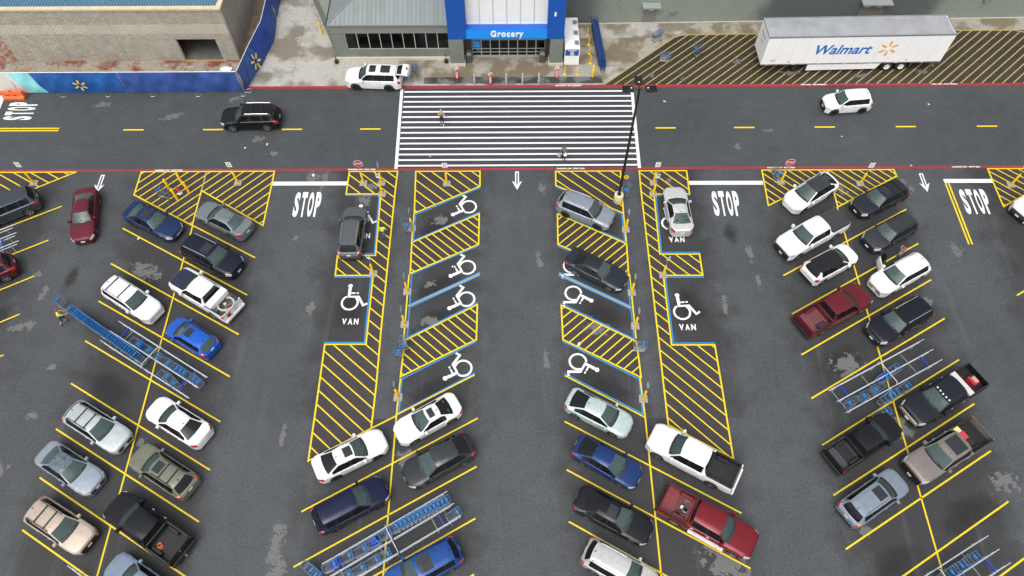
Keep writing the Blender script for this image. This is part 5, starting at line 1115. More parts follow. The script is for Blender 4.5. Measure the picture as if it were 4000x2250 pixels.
# raised tailgate of the white suv on the kerb
xr = ST['L']/2-ST['ur']; tp = paint(WHT, 0)
tg = link('raised_tailgate', MB().mesh(tp), tl, (xr-.02,0,ST['zr']-.02)); q = MB()
q.add([(0,-.60,0),(0,.60,0),(-.55,.70,.10),(-.55,-.70,.10),(-1.02,.72,.02),(-1.02,-.72,.02),(-1.12,.66,-.16),(-1.12,-.66,-.16),(0,-.6,-.05),(0,.6,-.05),(-.55,.7,.04),(-.55,-.7,.04),(-1.0,.7,-.05),(-1.0,-.7,-.05)], [(0,1,2,3),(3,2,4,5),(5,4,6,7),(8,11,10,9),(11,13,12,10),(13,7,6,12),(0,3,11,8),(3,5,13,11),(1,9,10,2),(2,10,12,4)]); tg.data = q.mesh(tp, True, 30); tg['label'] = 'tailgate swung up over the open boot'
q = MB(); q.add([(-.06,-.52,.022),(-.06,.52,.022),(-.50,.60,.098),(-.50,-.60,.098)], [(0,1,2,3)]); q.build('tailgate_glass', G_DARK, tg); q = MB(); q.box(-.86,-.74,-.16,.16,.07,.085); q.build('licence_plate', PLATE, tg)
for s_ in (-1,1): q = MB(); q.bar((xr-.1,s_*.6,1.25),(xr-.5,s_*.62,ST['zr']+.03),.012,6); q.build('gas_strut', BLACK, tl)
# white tool box, hose and scrap on the first pickup
xb = S1['L']/2-S1['ub']; fl1, rl1 = S1['floor'], S1['rail']
t = thing_in(pk1, (xb-.42,0,rl1+.03), 'tool_chest', 'white metal tool chest across the white pickup bed', 'tool box'); q = MB(); q.bbox(-.26,.26,-.88,.88,-.34,.12,.02); q.build('chest', WHITE, t); q = MB(); q.bbox(-.27,.27,-.89,.89,.124,.16,.015); q.build('lid', WHITE, t)
t = thing_in(pk1, (xb-1.25,0,fl1), 'flexible_hose', 'pale corrugated hose looped in the white pickup bed', 'hose'); q = MB(); pts = [(.45,-.5,.12),(.3,-.58,.3),(-.1,-.6,.42),(-.45,-.45,.45),(-.6,-.1,.44),(-.5,.3,.46),(-.1,.52,.42),(.3,.5,.36),(.5,.3,.2)]; q.path(pts, .085, 8); o = q.build('hose', plain('hose_grey',(.42,.42,.41),.6,0,.2,20), t, True)
for i, (x, y, sx, sy, sz, c, n_, lab) in enumerate(((-.2,.25,.28,.2,.22,(.30,.24,.18),'carton','brown carton among junk in the white pickup bed'),(.2,-.05,.2,.16,.26,(.6,.6,.58),'paint_tin','white tin among junk in the white pickup bed'),(-.1,-.2,.32,.12,.18,(.32,.10,.07),'rusty_block','rusty red block among junk in the white pickup bed'),(-.55,.45,.3,.25,.24,(.22,.02,.03),'red_crate','red crate at the tail of the white pickup bed'),(.45,.55,.2,.3,.2,(.06,.06,.06),'black_case','black case beside the hose in the white pickup bed'),(-.5,-.15,.22,.3,.14,(.45,.44,.42),'grey_box','grey box at the tail of the white pickup bed'))):
    t = thing_in(pk1, (xb-1.25+x,y,fl1+.03), n_, lab, 'junk', i*.5); put_box('block', plain('junk_%d' % i, c, .7, 0, .3, 6), t, -sx/2,sx/2,-sy/2,sy/2,0,sz,b=.02)
xb = S2['L']/2-S2['ub']; t = thing_in(pk2, (xb-.55,.42,S2['floor']+.03), 'cable_coil', 'orange cable coil in the black pickup bed', 'cable'); q = MB()
for k in range(5): q.path([(.17*math.cos(a)*(1-.08*k)+.02*k, .17*math.sin(a)*(1-.05*k)-.015*k, .02+.025*k) for a in [6.283*j/14 for j in range(15)]], .016, 5)
q.build('coil', plain('cable_orange', (.62,.13,.02), .5), t)
q = MB(); xF2 = -S2['L']/2; q.box(xF2-.30,xF2-.10,-.06,.06,.42,.52); q.bar((xF2-.3,0,.5),(xF2-.3,0,.62),.03,8); q.build('tow_hitch', CHROME, pk2)
xb = S4['L']/2-S4['ub']; fl4 = S4['floor']+.03
t = thing_in(pk4, (xb-.45,-.15,fl4), 'bucket', 'dark bucket on the red pickup bed floor', 'bucket'); q = MB(); q.lathe([(.13,0),(.17,.30),(.16,.30),(.12,.02),(.001,.02)], 16); q.build('pail', BLACK, t, True); q = MB(); q.path([(.17*math.cos(a),.17*math.sin(a),.31) for a in [6.283*j/16 for j in range(17)]], .012, 5); q.build('rim', STEEL, t)
t = thing_in(pk4, (xb-.68,-.05,fl4), 'white_tub', 'small white tub beside the bucket in the red pickup', 'tub'); q = MB(); q.lathe([(.09,0),(.10,.18),(.001,.185)], 14); q.build('tub', WHITE, t, True)
t = thing_in(pk4, (xb-.55,.38,fl4), 'rope_heap', 'tangled cord heap in the red pickup bed', 'rope'); q = MB(); random.seed(5); pts = [(random.uniform(-.22,.22),random.uniform(-.2,.2),random.uniform(.02,.12)) for k in range(16)]; q.path(pts, .018, 5); q.build('cord', plain('cord_brown', (.22,.15,.12), .8), t)
t = thing_in(pk4, (xb-.75,-.42,fl4), 'tool_bag', 'small black tool bag in the red pickup bed', 'bag'); put_box('bag', BLACK, t, -.14,.14,-.1,.1,0,.16,b=.04)
xb = S6['L']/2-S6['ub']; t = thing_in(pk6, (xb-.75,-.55,S6['floor']+.03), 'blue_tarp_roll', 'rolled dark blue tarp in the red ribbed bed', 'tarp'); q = MB(); q.path([(-.35,0,.09),(-.1,.04,.1),(.15,0,.09),(.36,.05,.08)], .10, 9); q.build('roll', plain('tarp_navy', (.03,.02,.10), .6, 0, .3, 6), t, True)
xb = S7['L']/2-S7['ub']; rl7 = S7['rail']
t = thing_in(pk7, (xb-.30,0,rl7+.03), 'bed_toolbox', 'pale grey toolbox bar behind the black pickup cab', 'tool box'); put_box('chest', plain('alu_pale', (.62,.60,.57), .4, .2, .06), t, -.21,.21,-.90,.90,-.3,.10,b=.02)
t = thing_in(pk7, (-S7['L']/2+.62,.15,S7['floor']+.03), 'red_generator', 'red generator standing in the black pickup bed', 'generator'); put_box('frame', plain('gen_red', (.42,.02,.03), .5, 0, .3, 6), t, -.26,.26,-.34,.34,0,.42,b=.05); put_box('tank', plain('gen_pink', (.46,.30,.28), .5, 0, .3, 6), t, -.15,.12,-.2,.26,.424,.52,b=.03); put_box('motor', BLACK, t, -.22,.05,-.33,-.12,.424,.5,b=.02)
for i in range(5): q = MB(); y = -.52+.26*i; x = S7['L']/2-S7['uf']-.16-.03*abs(i-2); q.lathe([(.001,.06),(.05,.05),(.07,.0)], 10); q.build('marker_lamp', plain('marker_pale', (.66,.66,.62), .3), pk7, True, loc=(x,y,S7['H']-.012-.012*abs(i-2)))
q = MB(); q.bar((-S7['L']/2+.1,-.8,rl7),(-S7['L']/2-.9,-1.3,rl7+1.6),.008,5); q.build('whip_aerial', BLACK, pk7)
xb = S9['L']/2-S9['ub']; fl9 = S9['floor']+.03
t = thing_in(pk9, (xb-.32,-.25,fl9), 'red_cooler', 'red cooler at the front of the grey pickup bed', 'cooler'); put_box('box', plain('cooler_red', (.60,.02,.035), .45), t, -.25,.25,-.26,.26,0,.42,b=.04); put_box('lid', plain('cooler_red2', (.55,.04,.05), .45), t, -.26,.26,-.27,.27,.424,.48,b=.03)
t = thing_in(pk9, (xb-.28,-.72,fl9), 'yellow_board', 'pale yellow box beside the red cooler in pickup bed', 'box'); put_box('box', plain('board_yellow', (.72,.60,.26), .6), t, -.2,.2,-.18,.2,0,.5,b=.02)
t = thing_in(pk9, (xb-.45,.32,fl9), 'brush_pile', 'tangled green and red brush in the grey pickup bed', 'brush'); q = MB(); random.seed(8)
for k in range(34): a = random.uniform(0,6.28); r = random.uniform(.1,.36); q.bar((0,0,.03),(r*math.cos(a),r*math.sin(a),random.uniform(.1,.4)),.014,3,k % 2)
q.build('twigs', [plain('twig_green', (.09,.11,.04), .8), plain('twig_red', (.20,.05,.03), .8)], t)
for i in range(4): q = MB(); q.lathe([(.001,.05),(.04,.04),(.055,0)], 8); q.build('marker_lamp', plain('marker_grey', (.3,.28,.26), .3), pk9, True, loc=(S9['L']/2-S9['uf']-.2,-.33+.22*i,S9['H']-.018))

# ------------------------------------------------------------------ shopping carts
CB = plain('cart_blue', (.010,.15,.52), .45, 0, .12, 8); CBL = plain('cart_light_blue', (.02,.26,.68), .4, 0, .12, 8); CNAVY = plain('cart_navy_wire', (.03,.09,.26), .45, .3, .2, 8); CBD = plain('cart_deep_blue', (.012,.045,.46), .45, 0, .1, 6)
def cart_meshes(wire, blue):
    q = MB(); r = .0095
    def at(u, v, h):  # u along length 0 rear..1 front, v -1..1 across, h 0 floor..1 rim
        x = -.40+.88*u; w = (.27-.055*u)*(.86+.14*h); zf = .52+.06*(1-u)*0-.02*u; zt = .98-.10*u; return (x, v*w, zf+(zt-zf)*h)
    for h in (0,.25,.5,.75): 
        for v in (-1,1): q.bar(at(0,v,h), at(1,v,h), r, 3, caps=False)
        q.bar(at(1,-1,h), at(1,1,h), r, 3, caps=False)
    for k in range(9):
        u = k/8
        for v in (-1,1): q.bar(at(u,v,0), at(u,v,1), r, 3, caps=False)
        q.bar(at(u,-1,0), at(u,1,0), r, 3, caps=False)
    for k in range(5): v = -1+2*(k+1)/6; q.bar(at(0,v,0), at(1,v,0), r, 3, caps=False); q.bar(at(1,v,0), at(1,v,1), r, 3, caps=False)
    for v in (-1,1): q.bar(at(0,v,1), at(1,v,1), .014, 4, 1)
    q.bar(at(1,-1,1), at(1,1,1), .018, 4, 1); q.bar(at(.16,-1,1), at(.16,1,1), .014, 4, 1); basket = q.mesh([wire, plain('cart_rim', (.06,.20,.44), .45, .2) if wire is WIRE else wire])
    q = MB()
    for v in (-1,1): q.path([(-.46,v*.27,1.0),(-.42,v*.26,.55),(-.36,v*.26,.24),(.42,v*.17,.20)], .016, 5)
    q.bar((-.36,-.26,.24),(-.36,.26,.24),.014,5); q.bar((.42,-.17,.20),(.42,.17,.20),.014,5)
    for k in range(4): y = -.12+.08*k; q.bar((-.34,y*1.6,.235),(.42,y,.205),.008,3)
    q.bar((.1,-.2,.22),(.1,-.2,.5),.012,4); q.bar((.1,.2,.22),(.1,.2,.5),.012,4); frame = q.mesh(STEEL if wire is WIRE else wire)
    q = MB(); q.bar((-.47,-.28,1.01),(-.47,.28,1.01),.022,8); handle = q.mesh(blue)
    q = MB(); q.box(-.30,-.27,-.13,.13,.70,.93); q.box(-.31,-.22,-.12,.12,.93,.95); seat = q.mesh(CBL if blue is CB else blue)
    q = MB(); q.lathe([(.02,-.016),(.06,-.014),(.06,.014),(.02,.016)], 10, axis='y'); wheel = q.mesh(RUBBER, True)
    return basket, frame, handle, seat, wheel
CM = {'new': cart_meshes(WIRE, CB), 'navy': cart_meshes(CNAVY, CNAVY)}
def cart(x, y, ang, label, group, z=0.0, kind='new', extra=None):
    ba, fr_, ha, se, wh = CM[kind]; e = empty('shopping_cart', (x,y,z), R(ang)); tag(e, label, 'shopping cart', group)
    link('basket', ba, e); link('frame', fr_, e); link('handle', ha, e); link('child_seat', se, e)
    for px, py in ((-.36,.26),(-.36,-.26),(.40,.17),(.40,-.17)): link('castor', wh, e, (px,py,.06))
    if extra == 'child':
        q = MB(); q.bbox(.46,.98,-.22,.22,.30,.58,.06); q.build('child_bench', CBD, e); q = MB(); q.bbox(.42,.52,-.22,.22,.58,1.0,.05); q.build('bench_back', CB, e)
    return e
random.seed(11)
N = 29
for i in range(N):
    t = i/(N-1); x = -31.75+(-26.15+31.75)*t; y = 26.0+(22.36-26.0)*t
    cart(x+random.uniform(-.015,.015), y+random.uniform(-.015,.015), -33+random.uniform(-1,1), '%s cart behind the worker in the long pushed row' % ordw(i+1), 'carts in the long pushed row')
cart(-32.95,26.78,-33,'lone cart trailing at the upper end of the pushed row','carts in the long pushed row')
dl = -31.3
LC = [(-26.55,23.45,180+dl,'cart at the upper end of the left corral lane beside the blue child cart'),(-25.75,22.97,180+dl,'blue child cart under the hoop of the left corral'),(-24.95,22.48,180+dl,'cart just past the hoop in the left corral'),(-24.1,21.97,180+dl,'cart on the yellow line in the left corral'),(-23.45,21.57,180+dl,'first of three nested carts in the left corral'),(-23.15,21.39,180+dl,'second of three nested carts in the left corral'),(-22.85,21.2,180+dl,'third of three nested carts in the left corral'),(-22.1,20.78,180+dl,'cart near the lower end of the left corral lane'),(-21.75,20.55,180+dl,'cart at the lower end of the left corral lane'),(-23.95,21.28-.35,150,'tilted cart in the second lane of the left corral'),(-23.35,20.62-.1,135,'cart askew by the blue bar of the left corral')]
for i, (x, y, a, l) in enumerate(LC): cart(x, y, a, l, 'carts in the left corral', extra='child' if i == 1 else None)
N = 13
for i in range(N): t = i/(N-1); cart(-4.45+(-7.45+4.45)*t, 12.22+(10.60-12.22)*t, 208.3+random.uniform(-1,1), '%s nested cart from the right in the bottom corral row' % ordw(i+1), 'carts nested in the bottom corral')
BC = [(-3.75,11.45,209,'cart alone in the right mouth of the bottom corral'),(-7.95,10.25,209,'blue child cart behind the nested row of the bottom corral'),(-8.55,9.78,209,'cart left of the hoop in the bottom corral'),(-9.3,9.3,209,'cart in the middle of the bottom corral left lane'),(-10.15,8.92,209,'bright blue child cart in the bottom corral'),(-11.0,8.45,209,'cart at the left mouth of the bottom corral'),(-12.3,8.35,145,'upper cart of the pair outside the bottom corral'),(-12.0,8.1,145,'lower cart of the pair outside the bottom corral'),(-7.85,9.0,209,'cart by the hoop post in the bottom corral lower lane'),(-8.5,8.68,209,'second cart from the hoop in the bottom corral lower lane'),(-9.3,8.2,209,'third cart from the hoop in the bottom corral lower lane'),(-10.05,7.8,209,'cart at the bottom edge in the bottom corral lower lane')]
for i, (x, y, a, l) in enumerate(BC): cart(x, y, a, l, 'loose carts around the bottom corral', extra='child' if i in (1,4) else None)
RC = [(26.05,21.1,207,'blue child cart under the hoop of the right corral'),(25.2,20.5,207,'cart beside the yellow line in the right corral upper lane'),(24.75,19.82,27,'upper cart of three in the right corral lower lane'),(23.85,19.33,27,'middle cart of three in the right corral lower lane'),(22.75,18.82,27,'lower cart of three in the right corral lower lane'),(25.1,19.08,207,'first of the cart pair outside the right corral'),(25.4,19.22,207,'second of the cart pair outside the right corral'),(26.4,19.75,207,'cart outside the right corral near the black pickup'),(24.55,17.98,200,'cart left standing before the black pickup bonnet')]
for i, (x, y, a, l) in enumerate(RC): cart(x, y, a, l, 'carts around the right corral', extra='child' if i == 0 else None)
for i, (x, y, a, l) in enumerate([(27.4,8.7,207,'first cart inside the bottom right corral'),(26.45,8.2,207,'second cart inside the bottom right corral'),(25.75,7.85,207,'third cart inside the bottom right corral'),(26.2,7.45,207,'blue child cart at the bottom right corral')]): cart(x, y, a, l, 'carts in the bottom right corral', extra='child' if i == 3 else None)
N = 24
for i in range(N): t = i/(N-1); cart(7.78+.38*t, 56.75-5.35*t, -86+random.uniform(-.8,.8), '%s navy cart from the wall in the row beside the ice boxes' % ordw(i+1), 'navy carts in the row by the store', KZ+.004, 'navy')
for x, y, a, l, z in ((-8.3,33.75,125,'cart left by the yellow post of the upper accessible stall',0),(-7.75,23.45,100,'front cart of two left on the aisle line between stalls',0),(-7.98,22.95,80,'rear cart of two left on the aisle line between stalls',0),(8.9,23.1,180,'cart standing on the yellow line right of the middle aisle',0),(21.5,38.75,100,'cart beside the right stop sign post',0),(9.15,37.1,60,'cart leaning by the lamp post base',0),(-28.05,37.05,-20,'cart parked among the yellow hydrant bollards',0),(13.5,55.2,-150,'cart left on the pavement by the curved kerb',KZ),(13.9,52.35,175,'cart on the hatched loading strip nearest the entrance',KZ),(17.0,53.2,30,'grey cart on the hatched loading strip nearest the trailer',KZ),(-8.75,50.9,-90,'blue cart behind the white suv tailgate',KZ)):
    cart(x, y, a, l, 'stray carts', z)

# ------------------------------------------------------------------ cart corrals
RAILM = plain('corral_rail', (.60,.64,.68), .4, .35, .15, 4); TIE = plain('corral_tie', (.30,.31,.32), .45, .5, .2, 4)
def corral(x, y, ang, label, L=8.5, hoop=True):
    e = empty('cart_corral', (x,y,0), R(ang)); tag(e, label, 'cart corral', 'cart corrals'); h = L/2
    for yy in (-.88,0,.88):
        for half in (-1,1):
            a, b = (-h,-.06) if half < 0 else (.06,h)
            q = MB(); q.bar((a,yy,.96),(b,yy,.96),.026,8); q.build('rail', RAILM, e)
            q = MB(); q.bar((a+(.25 if half < 0 else 0),yy,.70),(b-(.25 if half > 0 else 0),yy,.70),.026,8); q.build('rail', RAILM, e)
        for xx in (-h+.7,-.1,h-.7): q = MB(); q.bar((xx,yy,0),(xx,yy,.98),.026,6); q.build('post', RAILM, e)
    for xx in (-h+.75,-.9,h-1.6): q = MB(); q.box(xx-.03,xx+.03,-.88,.88,.006,.035); q.build('floor_tie', TIE, e)
    for xx, y0, y1 in ((-h+1.0,0,.88),(h-1.15,-.88,0)): q = MB(); q.box(xx-.03,xx+.03,y0+.03,y1-.03,.80,.93); q.build('blue_crossbar', CBD, e)
    if hoop: q = MB(); q.path([(-.02,.90,.9),(-.02,.90,1.30),(-.02,.78,1.45),(-.02,-.78,1.45),(-.02,-.90,1.30),(-.02,-.90,.9)], .028, 8); q.build('hoop', RAILM, e)
    return e
corral(-24.97,22.13,-31.2,'steel cart corral in the left bay with the pushed row beside it')
corral(25.4,20.68,27,'steel cart corral in the right bay between dark suv and pickup')
corral(-7.39,9.93,30.7,'steel cart corral at the bottom of the left middle bay')
corral(25.4,7.3,27.2,'steel cart corral cut off at the bottom right corner')
corral(-41.85,30.75,30,'steel cart corral end at the left edge by the red suv')
corral(-23.5,5.55,-31,'steel cart corral tip at the bottom left edge')

# ------------------------------------------------------------------ sign posts, lamp post, hydrant
SGN = plain('sign_back', (.34,.37,.38), .4, .5, .1)
def pad(e, s=.29, rz=0):
    q = MB(); q.prism([(-s,-s),(s,-s),(s,s),(-s,s)], .002, .016); o = q.build('concrete_pad', CONC_PAD, e); return o
def octagon(r): return [(r*math.cos(R(22.5+45*i)), r*math.sin(R(22.5+45*i))) for i in range(8)]
def sign_post(x, y, label, kind, face=0, text=None, sign_h=2.3, lean=(0,0)):
    e = empty({'stop':'stop_sign','row':'row_sign','acc':'parking_sign'}[kind], (x,y,0)); tag(e, label, 'sign', {'stop':'stop signs','row':'row number signs','acc':'accessible parking signs'}[kind]); pad(e)
    q = MB(); q.lathe([(.085,.01),(.085,1.26),(.06,1.32),(.001,1.33)], 12); q.build('yellow_sleeve', YEL_PIPE, e, True)
    q = MB(); q.bar((0,0,1.3),(0,0,sign_h+.2),.022,6); q.build('pole', SGN, e)
    def plate(pts, th, z, mat, y0): 
        q = MB(); q.prism(pts, 0, th); o = q.build('sign_plate', mat, e, loc=(0,y0,z)); return o
    f = empty('sign_plate'); bpy.data.objects.remove(f)
    M = Matrix.Rotation(R(face),4,'Z') @ Matrix.Translation((0,-.035,sign_h)) @ Matrix.Rotation(R(90),4,'X')
    if kind == 'stop':
        q = MB(); q.prism(octagon(.40), -.006, 0); p = q.build('sign_plate', SIGNW, e); p.matrix_local = M
        q = MB(); q.prism(octagon(.365), .001, .003); q.build('sign_face', SIGNR, p)
        o = link('lettering', fit(text_me('STOP', .25, SIGNW, .006), .54, .24), p, (0,0,.005))
    else:
        w, h = (.16,.24) if kind == 'acc' else (.21,.29)
        q = MB(); q.prism([(-w,-h),(w,-h),(w,h),(-w,h)], -.005, 0); p = q.build('sign_plate', SIGNW if kind == 'row' else SGN, e); p.matrix_local = M
        if kind == 'row':
            link('lettering', fit(text_me('ROW', .12, BLK_INK), .22, .09), p, (0,.16,.003)); link('lettering', fit(text_me(text, .26, BLK_INK, .004), .10+.10*(len(text)-1), .22), p, (0,-.06,.003))
        else:
            q = MB(); q.prism([(-w+.01,-h+.01),(w-.01,-h+.01),(w-.01,h-.01),(-w+.01,h-.01)], .001, .003); q.build('sign_face', SIGNW, p)
            q = MB(); q.prism([(-.09,-.02),(.09,-.02),(.09,.16),(-.09,.16)], .0035, .005); q.build('sign_symbol', P_BLU, p)
    return e
for x, y, t, l in ((-39.25,38.54,'13','row number sign 13 behind the boxy suv'),(-22.49,38.45,'12','row number sign 12 above the silver grey sedan'),(-5.38,38.28,'11','row number sign 11 before the crosswalk'),(11.5,38.26,'10','row number sign 10 right of the lamp post'),(28.34,38.1,'9','row number sign 9 above the dark grey wagon')): sign_post(x, y, l, 'row', text=t)
for x, y, l in ((-12.2,38.36,'red stop sign left of the crosswalk'),(21.9,38.3,'red stop sign at the right bay beside a cart'),(40.55,37.9,'red stop sign at the right edge above the white suv')): sign_post(x, y, l, 'stop', sign_h=2.45)
for x, y, f, l in ((-10.72,38.36,80,'sign post turned edge on beside the left stop sign'),(-10.58,37.22,-20,'van parking sign at the top of the left hatched strip'),(11.36,37.08,10,'van parking sign at the top of the right hatched strip'),(-10.58,29.62,-25,'van parking sign behind the grey suv'),(11.32,29.38,25,'van parking sign below the silver coupe'),(-7.92,33.8,80,'parking sign post with a cart at the first left accessible stall'),(-7.89,28.0,80,'parking sign post at the second left accessible stall'),(-7.88,25.25,80,'parking sign post at the third left accessible stall'),(-7.93,19.58,80,'parking sign post at the lowest left accessible stall'),(8.85,33.6,-80,'parking sign post before the silver blue suv'),(8.82,27.85,-80,'parking sign post before the dark blue grey sedan'),(8.83,25.03,-80,'parking sign post at the third right accessible stall'),(8.88,19.4,-80,'parking sign post above the pale mint hatchback')): sign_post(x, y, l, 'acc', f)
lp = empty('lamp_post', (8.45,36.42,0)); tag(lp, 'tall black lamp post with three heads on a cream concrete base', 'lamp post')
q = MB(); q.lathe([(.36,0),(.37,.05),(.37,.80),(.34,.86),(.001,.87)], 20); q.build('concrete_base', plain('base_cream', (.62,.55,.36), .75, 0, .12, 4), lp, True, 35)
q = MB(); q.lathe([(.17,.87),(.17,.93),(.10,.95)], 12); q.build('base_flange', BLACK, lp); q = MB(); q.bar((0,0,.9),(.0,0,12.1),.115,12,r2=.075); q.build('pole', BLACK, lp, True)
LHM = plain('lamp_head_black', (.016,.016,.018), .4, .2, .2, 6)
for a in (90,180,0):
    c, s = math.cos(R(a)), math.sin(R(a)); q = MB(); q.bar((0,0,12.0),(c*.45,s*.45,12.05),.035,6); ar = q.build('arm', LHM, lp); q = MB(); q.bbox(.40,1.15,-.26,.26,11.98,12.12,.03)
    for k in range(5): q.box(.74,1.08,-.2+.09*k,-.17+.09*k,12.12,12.15)
    h_ = q.build('lamp_head', LHM, lp); h_.rotation_euler = (0,0,R(a)); q = MB(); q.box(.5,1.1,-.2,.2,11.965,11.978); o = q.build('lens', plain('lamp_glass', (.5,.5,.46), .3), h_)
    q = MB(); q.lathe([(.001,.05),(.04,.04),(.05,0)], 8); q.build('photocell', WHITE, h_, True, loc=(.55,0,12.12))
q = MB(); q.prism([(.19*math.cos(6.283*i/18), .19*math.sin(6.283*i/18)) for i in range(18)], -.012, 0); o = q.build('round_sign', plain('sign_amber', (.80,.45,.02), .45), lp, loc=(.30,-.02,3.0)); o.rotation_euler = (R(80),0,R(0)); q = MB(); q.prism([(-.09,-.05),(.08,-.02),(.1,.05),(-.02,.06)], .001, .004); q.build('sign_symbol', BLK_INK, o)
hy = empty('fire_hydrant', (-27.0,37.42,0)); tag(hy, 'fire hydrant with red bonnet and white barrel between yellow bollards', 'hydrant')
q = MB(); q.lathe([(.21,0),(.21,.05),(.13,.07),(.12,.45),(.15,.47)], 16); q.build('barrel', WHITE, hy, True, 35); q = MB(); q.lathe([(.17,.47),(.17,.53),(.13,.56),(.12,.66),(.05,.74),(.04,.80),(.001,.81)], 16); q.build('bonnet', plain('hydrant_red', (.40,.02,.035), .5), hy, True, 35)
for a in (0,180,270): q = MB(); c, s = math.cos(R(a)), math.sin(R(a)); q.bar((c*.1,s*.1,.36),(c*.22,s*.22,.36),.06,10); q.build('outlet_cap', plain('hydrant_red', (.4,.02,.035)), hy)
for x, y, l in ((-27.89,37.75,'upper left of the four yellow bollards around the hydrant'),(-26.95,38.28,'upper right of the four yellow bollards around the hydrant'),(-27.05,36.75,'lower left of the four yellow bollards around the hydrant'),(-26.28,37.48,'lower right of the four yellow bollards around the hydrant')): bollard(x, y, 1.35, .10, YEL_PIPE, 'yellow_bollard', l, 'yellow bollards', 0)
# ------------------------------------------------------------------ people
SKIN = plain('skin', (.48,.27,.19), .6, 0, .1, 20); SHOE = plain('shoe_dark', (.03,.03,.032), .7); SHOEW = plain('shoe_white', (.6,.6,.6), .7)
def person(x, y, ang, label, J, mats, z=0.0, hair=None, hairlen=0.0, h=1.70, hat=None):
    """J: joint -> (x, y, z) in metres for a 1.7 m body, facing +x; mats: torso, arm, forearm, hip, shin, shoe"""
    s = h/1.70; names = ['pelvis','waist','chest','neck','head','crown','shl','ell','wrl','hal','shr','elr','wrr','har','hil','knl','anl','tol','hir','knr','anr','tor','hel','her']
    rad = {'pelvis':(.145,.12),'waist':(.13,.10),'chest':(.155,.11),'neck':(.055,.055),'head':(.085,.09),'crown':(.065,.07),'shl':(.065,.065),'shr':(.065,.065),'ell':(.045,.045),'elr':(.045,.045),'wrl':(.032,.03),'wrr':(.032,.03),'hal':(.04,.022),'har':(.04,.022),'hil':(.095,.095),'hir':(.095,.095),'knl':(.062,.062),'knr':(.062,.062),'anl':(.042,.042),'anr':(.042,.042),'tol':(.042,.032),'tor':(.042,.032),'hel':(.04,.035),'her':(.04,.035)}
    bones = [('pelvis','waist','t'),('waist','chest','t'),('chest','neck','n'),('neck','head','f'),('head','crown','f'),('chest','shl','t'),('shl','ell','a'),('ell','wrl','b'),('wrl','hal','f'),('chest','shr','t'),('shr','elr','a'),('elr','wrr','b'),('wrr','har','f'),('pelvis','hil','h'),('hil','knl','h'),('knl','anl','s'),('anl','tol','o'),('anl','hel','o'),('pelvis','hir','h'),('hir','knr','h'),('knr','anr','s'),('anr','tor','o'),('anr','her','o')]
    P = dict(pelvis=(0,0,.95),waist=(0,0,1.10),chest=(0,0,1.32),neck=(.01,0,1.47),head=(.03,0,1.58),crown=(.01,0,1.66),shl=(0,.17,1.38),ell=(-.02,.24,1.10),wrl=(.05,.26,.87),hal=(.07,.26,.79),shr=(0,-.17,1.38),elr=(-.02,-.24,1.10),wrr=(.05,-.26,.87),har=(.07,-.26,.79),hil=(0,.09,.88),knl=(.02,.10,.49),anl=(-.02,.10,.10),tol=(.15,.11,.035),hel=(-.06,.10,.04),hir=(0,-.09,.88),knr=(.02,-.10,.49),anr=(-.02,-.10,.10),tor=(.15,-.11,.035),her=(-.06,-.10,.04)); P.update(J)
    me = bpy.data.meshes.new('body'); ix = {n: i for i, n in enumerate(names)}
    me.from_pydata([tuple(c*s for c in P[n]) for n in names], [(ix[a], ix[b]) for a, b, _ in bones], [])
    ob = bpy.data.objects.new('body', me); COL.objects.link(ob); sk = ob.modifiers.new('skin','SKIN'); sk.use_smooth_shade = True
    for n in names:
        sv = me.skin_vertices[0].data[ix[n]]; sv.radius = tuple(c*s for c in rad[n]); sv.use_root = (n == 'pelvis')
    sb_ = ob.modifiers.new('sub','SUBSURF'); sb_.levels = 2; sb_.render_levels = 2
    bpy.context.view_layer.update(); dg = bpy.context.evaluated_depsgraph_get(); nm = bpy.data.meshes.new_from_object(ob.evaluated_get(dg)); bpy.data.objects.remove(ob)
    keys = ['t','a','b','h','s','o','f']; mm = dict(t=mats[0],a=mats[1],b=mats[2],h=mats[3],s=mats[4],o=mats[5],f=SKIN); nm.materials.clear()
    for k in keys: nm.materials.append(mm[k])
    seg = [(Vector(P[a])*s, Vector(P[b])*s, {'n':'t'}.get(k,k)) for a, b, k in bones]
    for p in nm.polygons:
        c = p.center; best = None
        for a, b, k in seg:
            d = b-a; t = max(0,min(1,(c-a).dot(d)/d.length_squared)); dist = (a+d*t-c).length
            if k == 'h': dist -= .03
            if best is None or dist < best[0]: best = (dist, k)
        p.material_index = keys.index(best[1])
    e = empty('person', (x,y,z), R(ang)); tag(e, label, 'person'); link('body', nm, e)
    hd = Vector(P['head'])*s; cr = Vector(P['crown'])*s; mid_ = hd.lerp(cr,.55)
    for sg in (-1,1):   # eyes, ears, nose, mouth
        q = MB(); q.lathe([(.001,.012),(.009,.008),(.012,0)], 8); o = q.build('eye', BLK_INK, e, True, loc=tuple(mid_+Vector((.083*s,sg*.032,-.01)))); o.rotation_euler = (0,R(90),0)
        q = MB(); q.lathe([(.001,-.012),(.03,-.008),(.03,.008),(.001,.012)], 8, axis='y'); q.build('ear', SKIN, e, True, loc=tuple(mid_+Vector((0,sg*.088*s,-.02))))
    q = MB(); q.add([(.08,-.014,-.03),(.08,.014,-.03),(.075,0,.02),(.112,0,-.026)], [(0,1,3),(1,2,3),(2,0,3)]); q.build('nose', SKIN, e, True, loc=tuple(mid_)); q = MB(); q.box(.078,.092,-.026,.026,-.066,-.056); q.build('mouth', plain('lips', (.35,.12,.1), .5), e, loc=tuple(mid_))
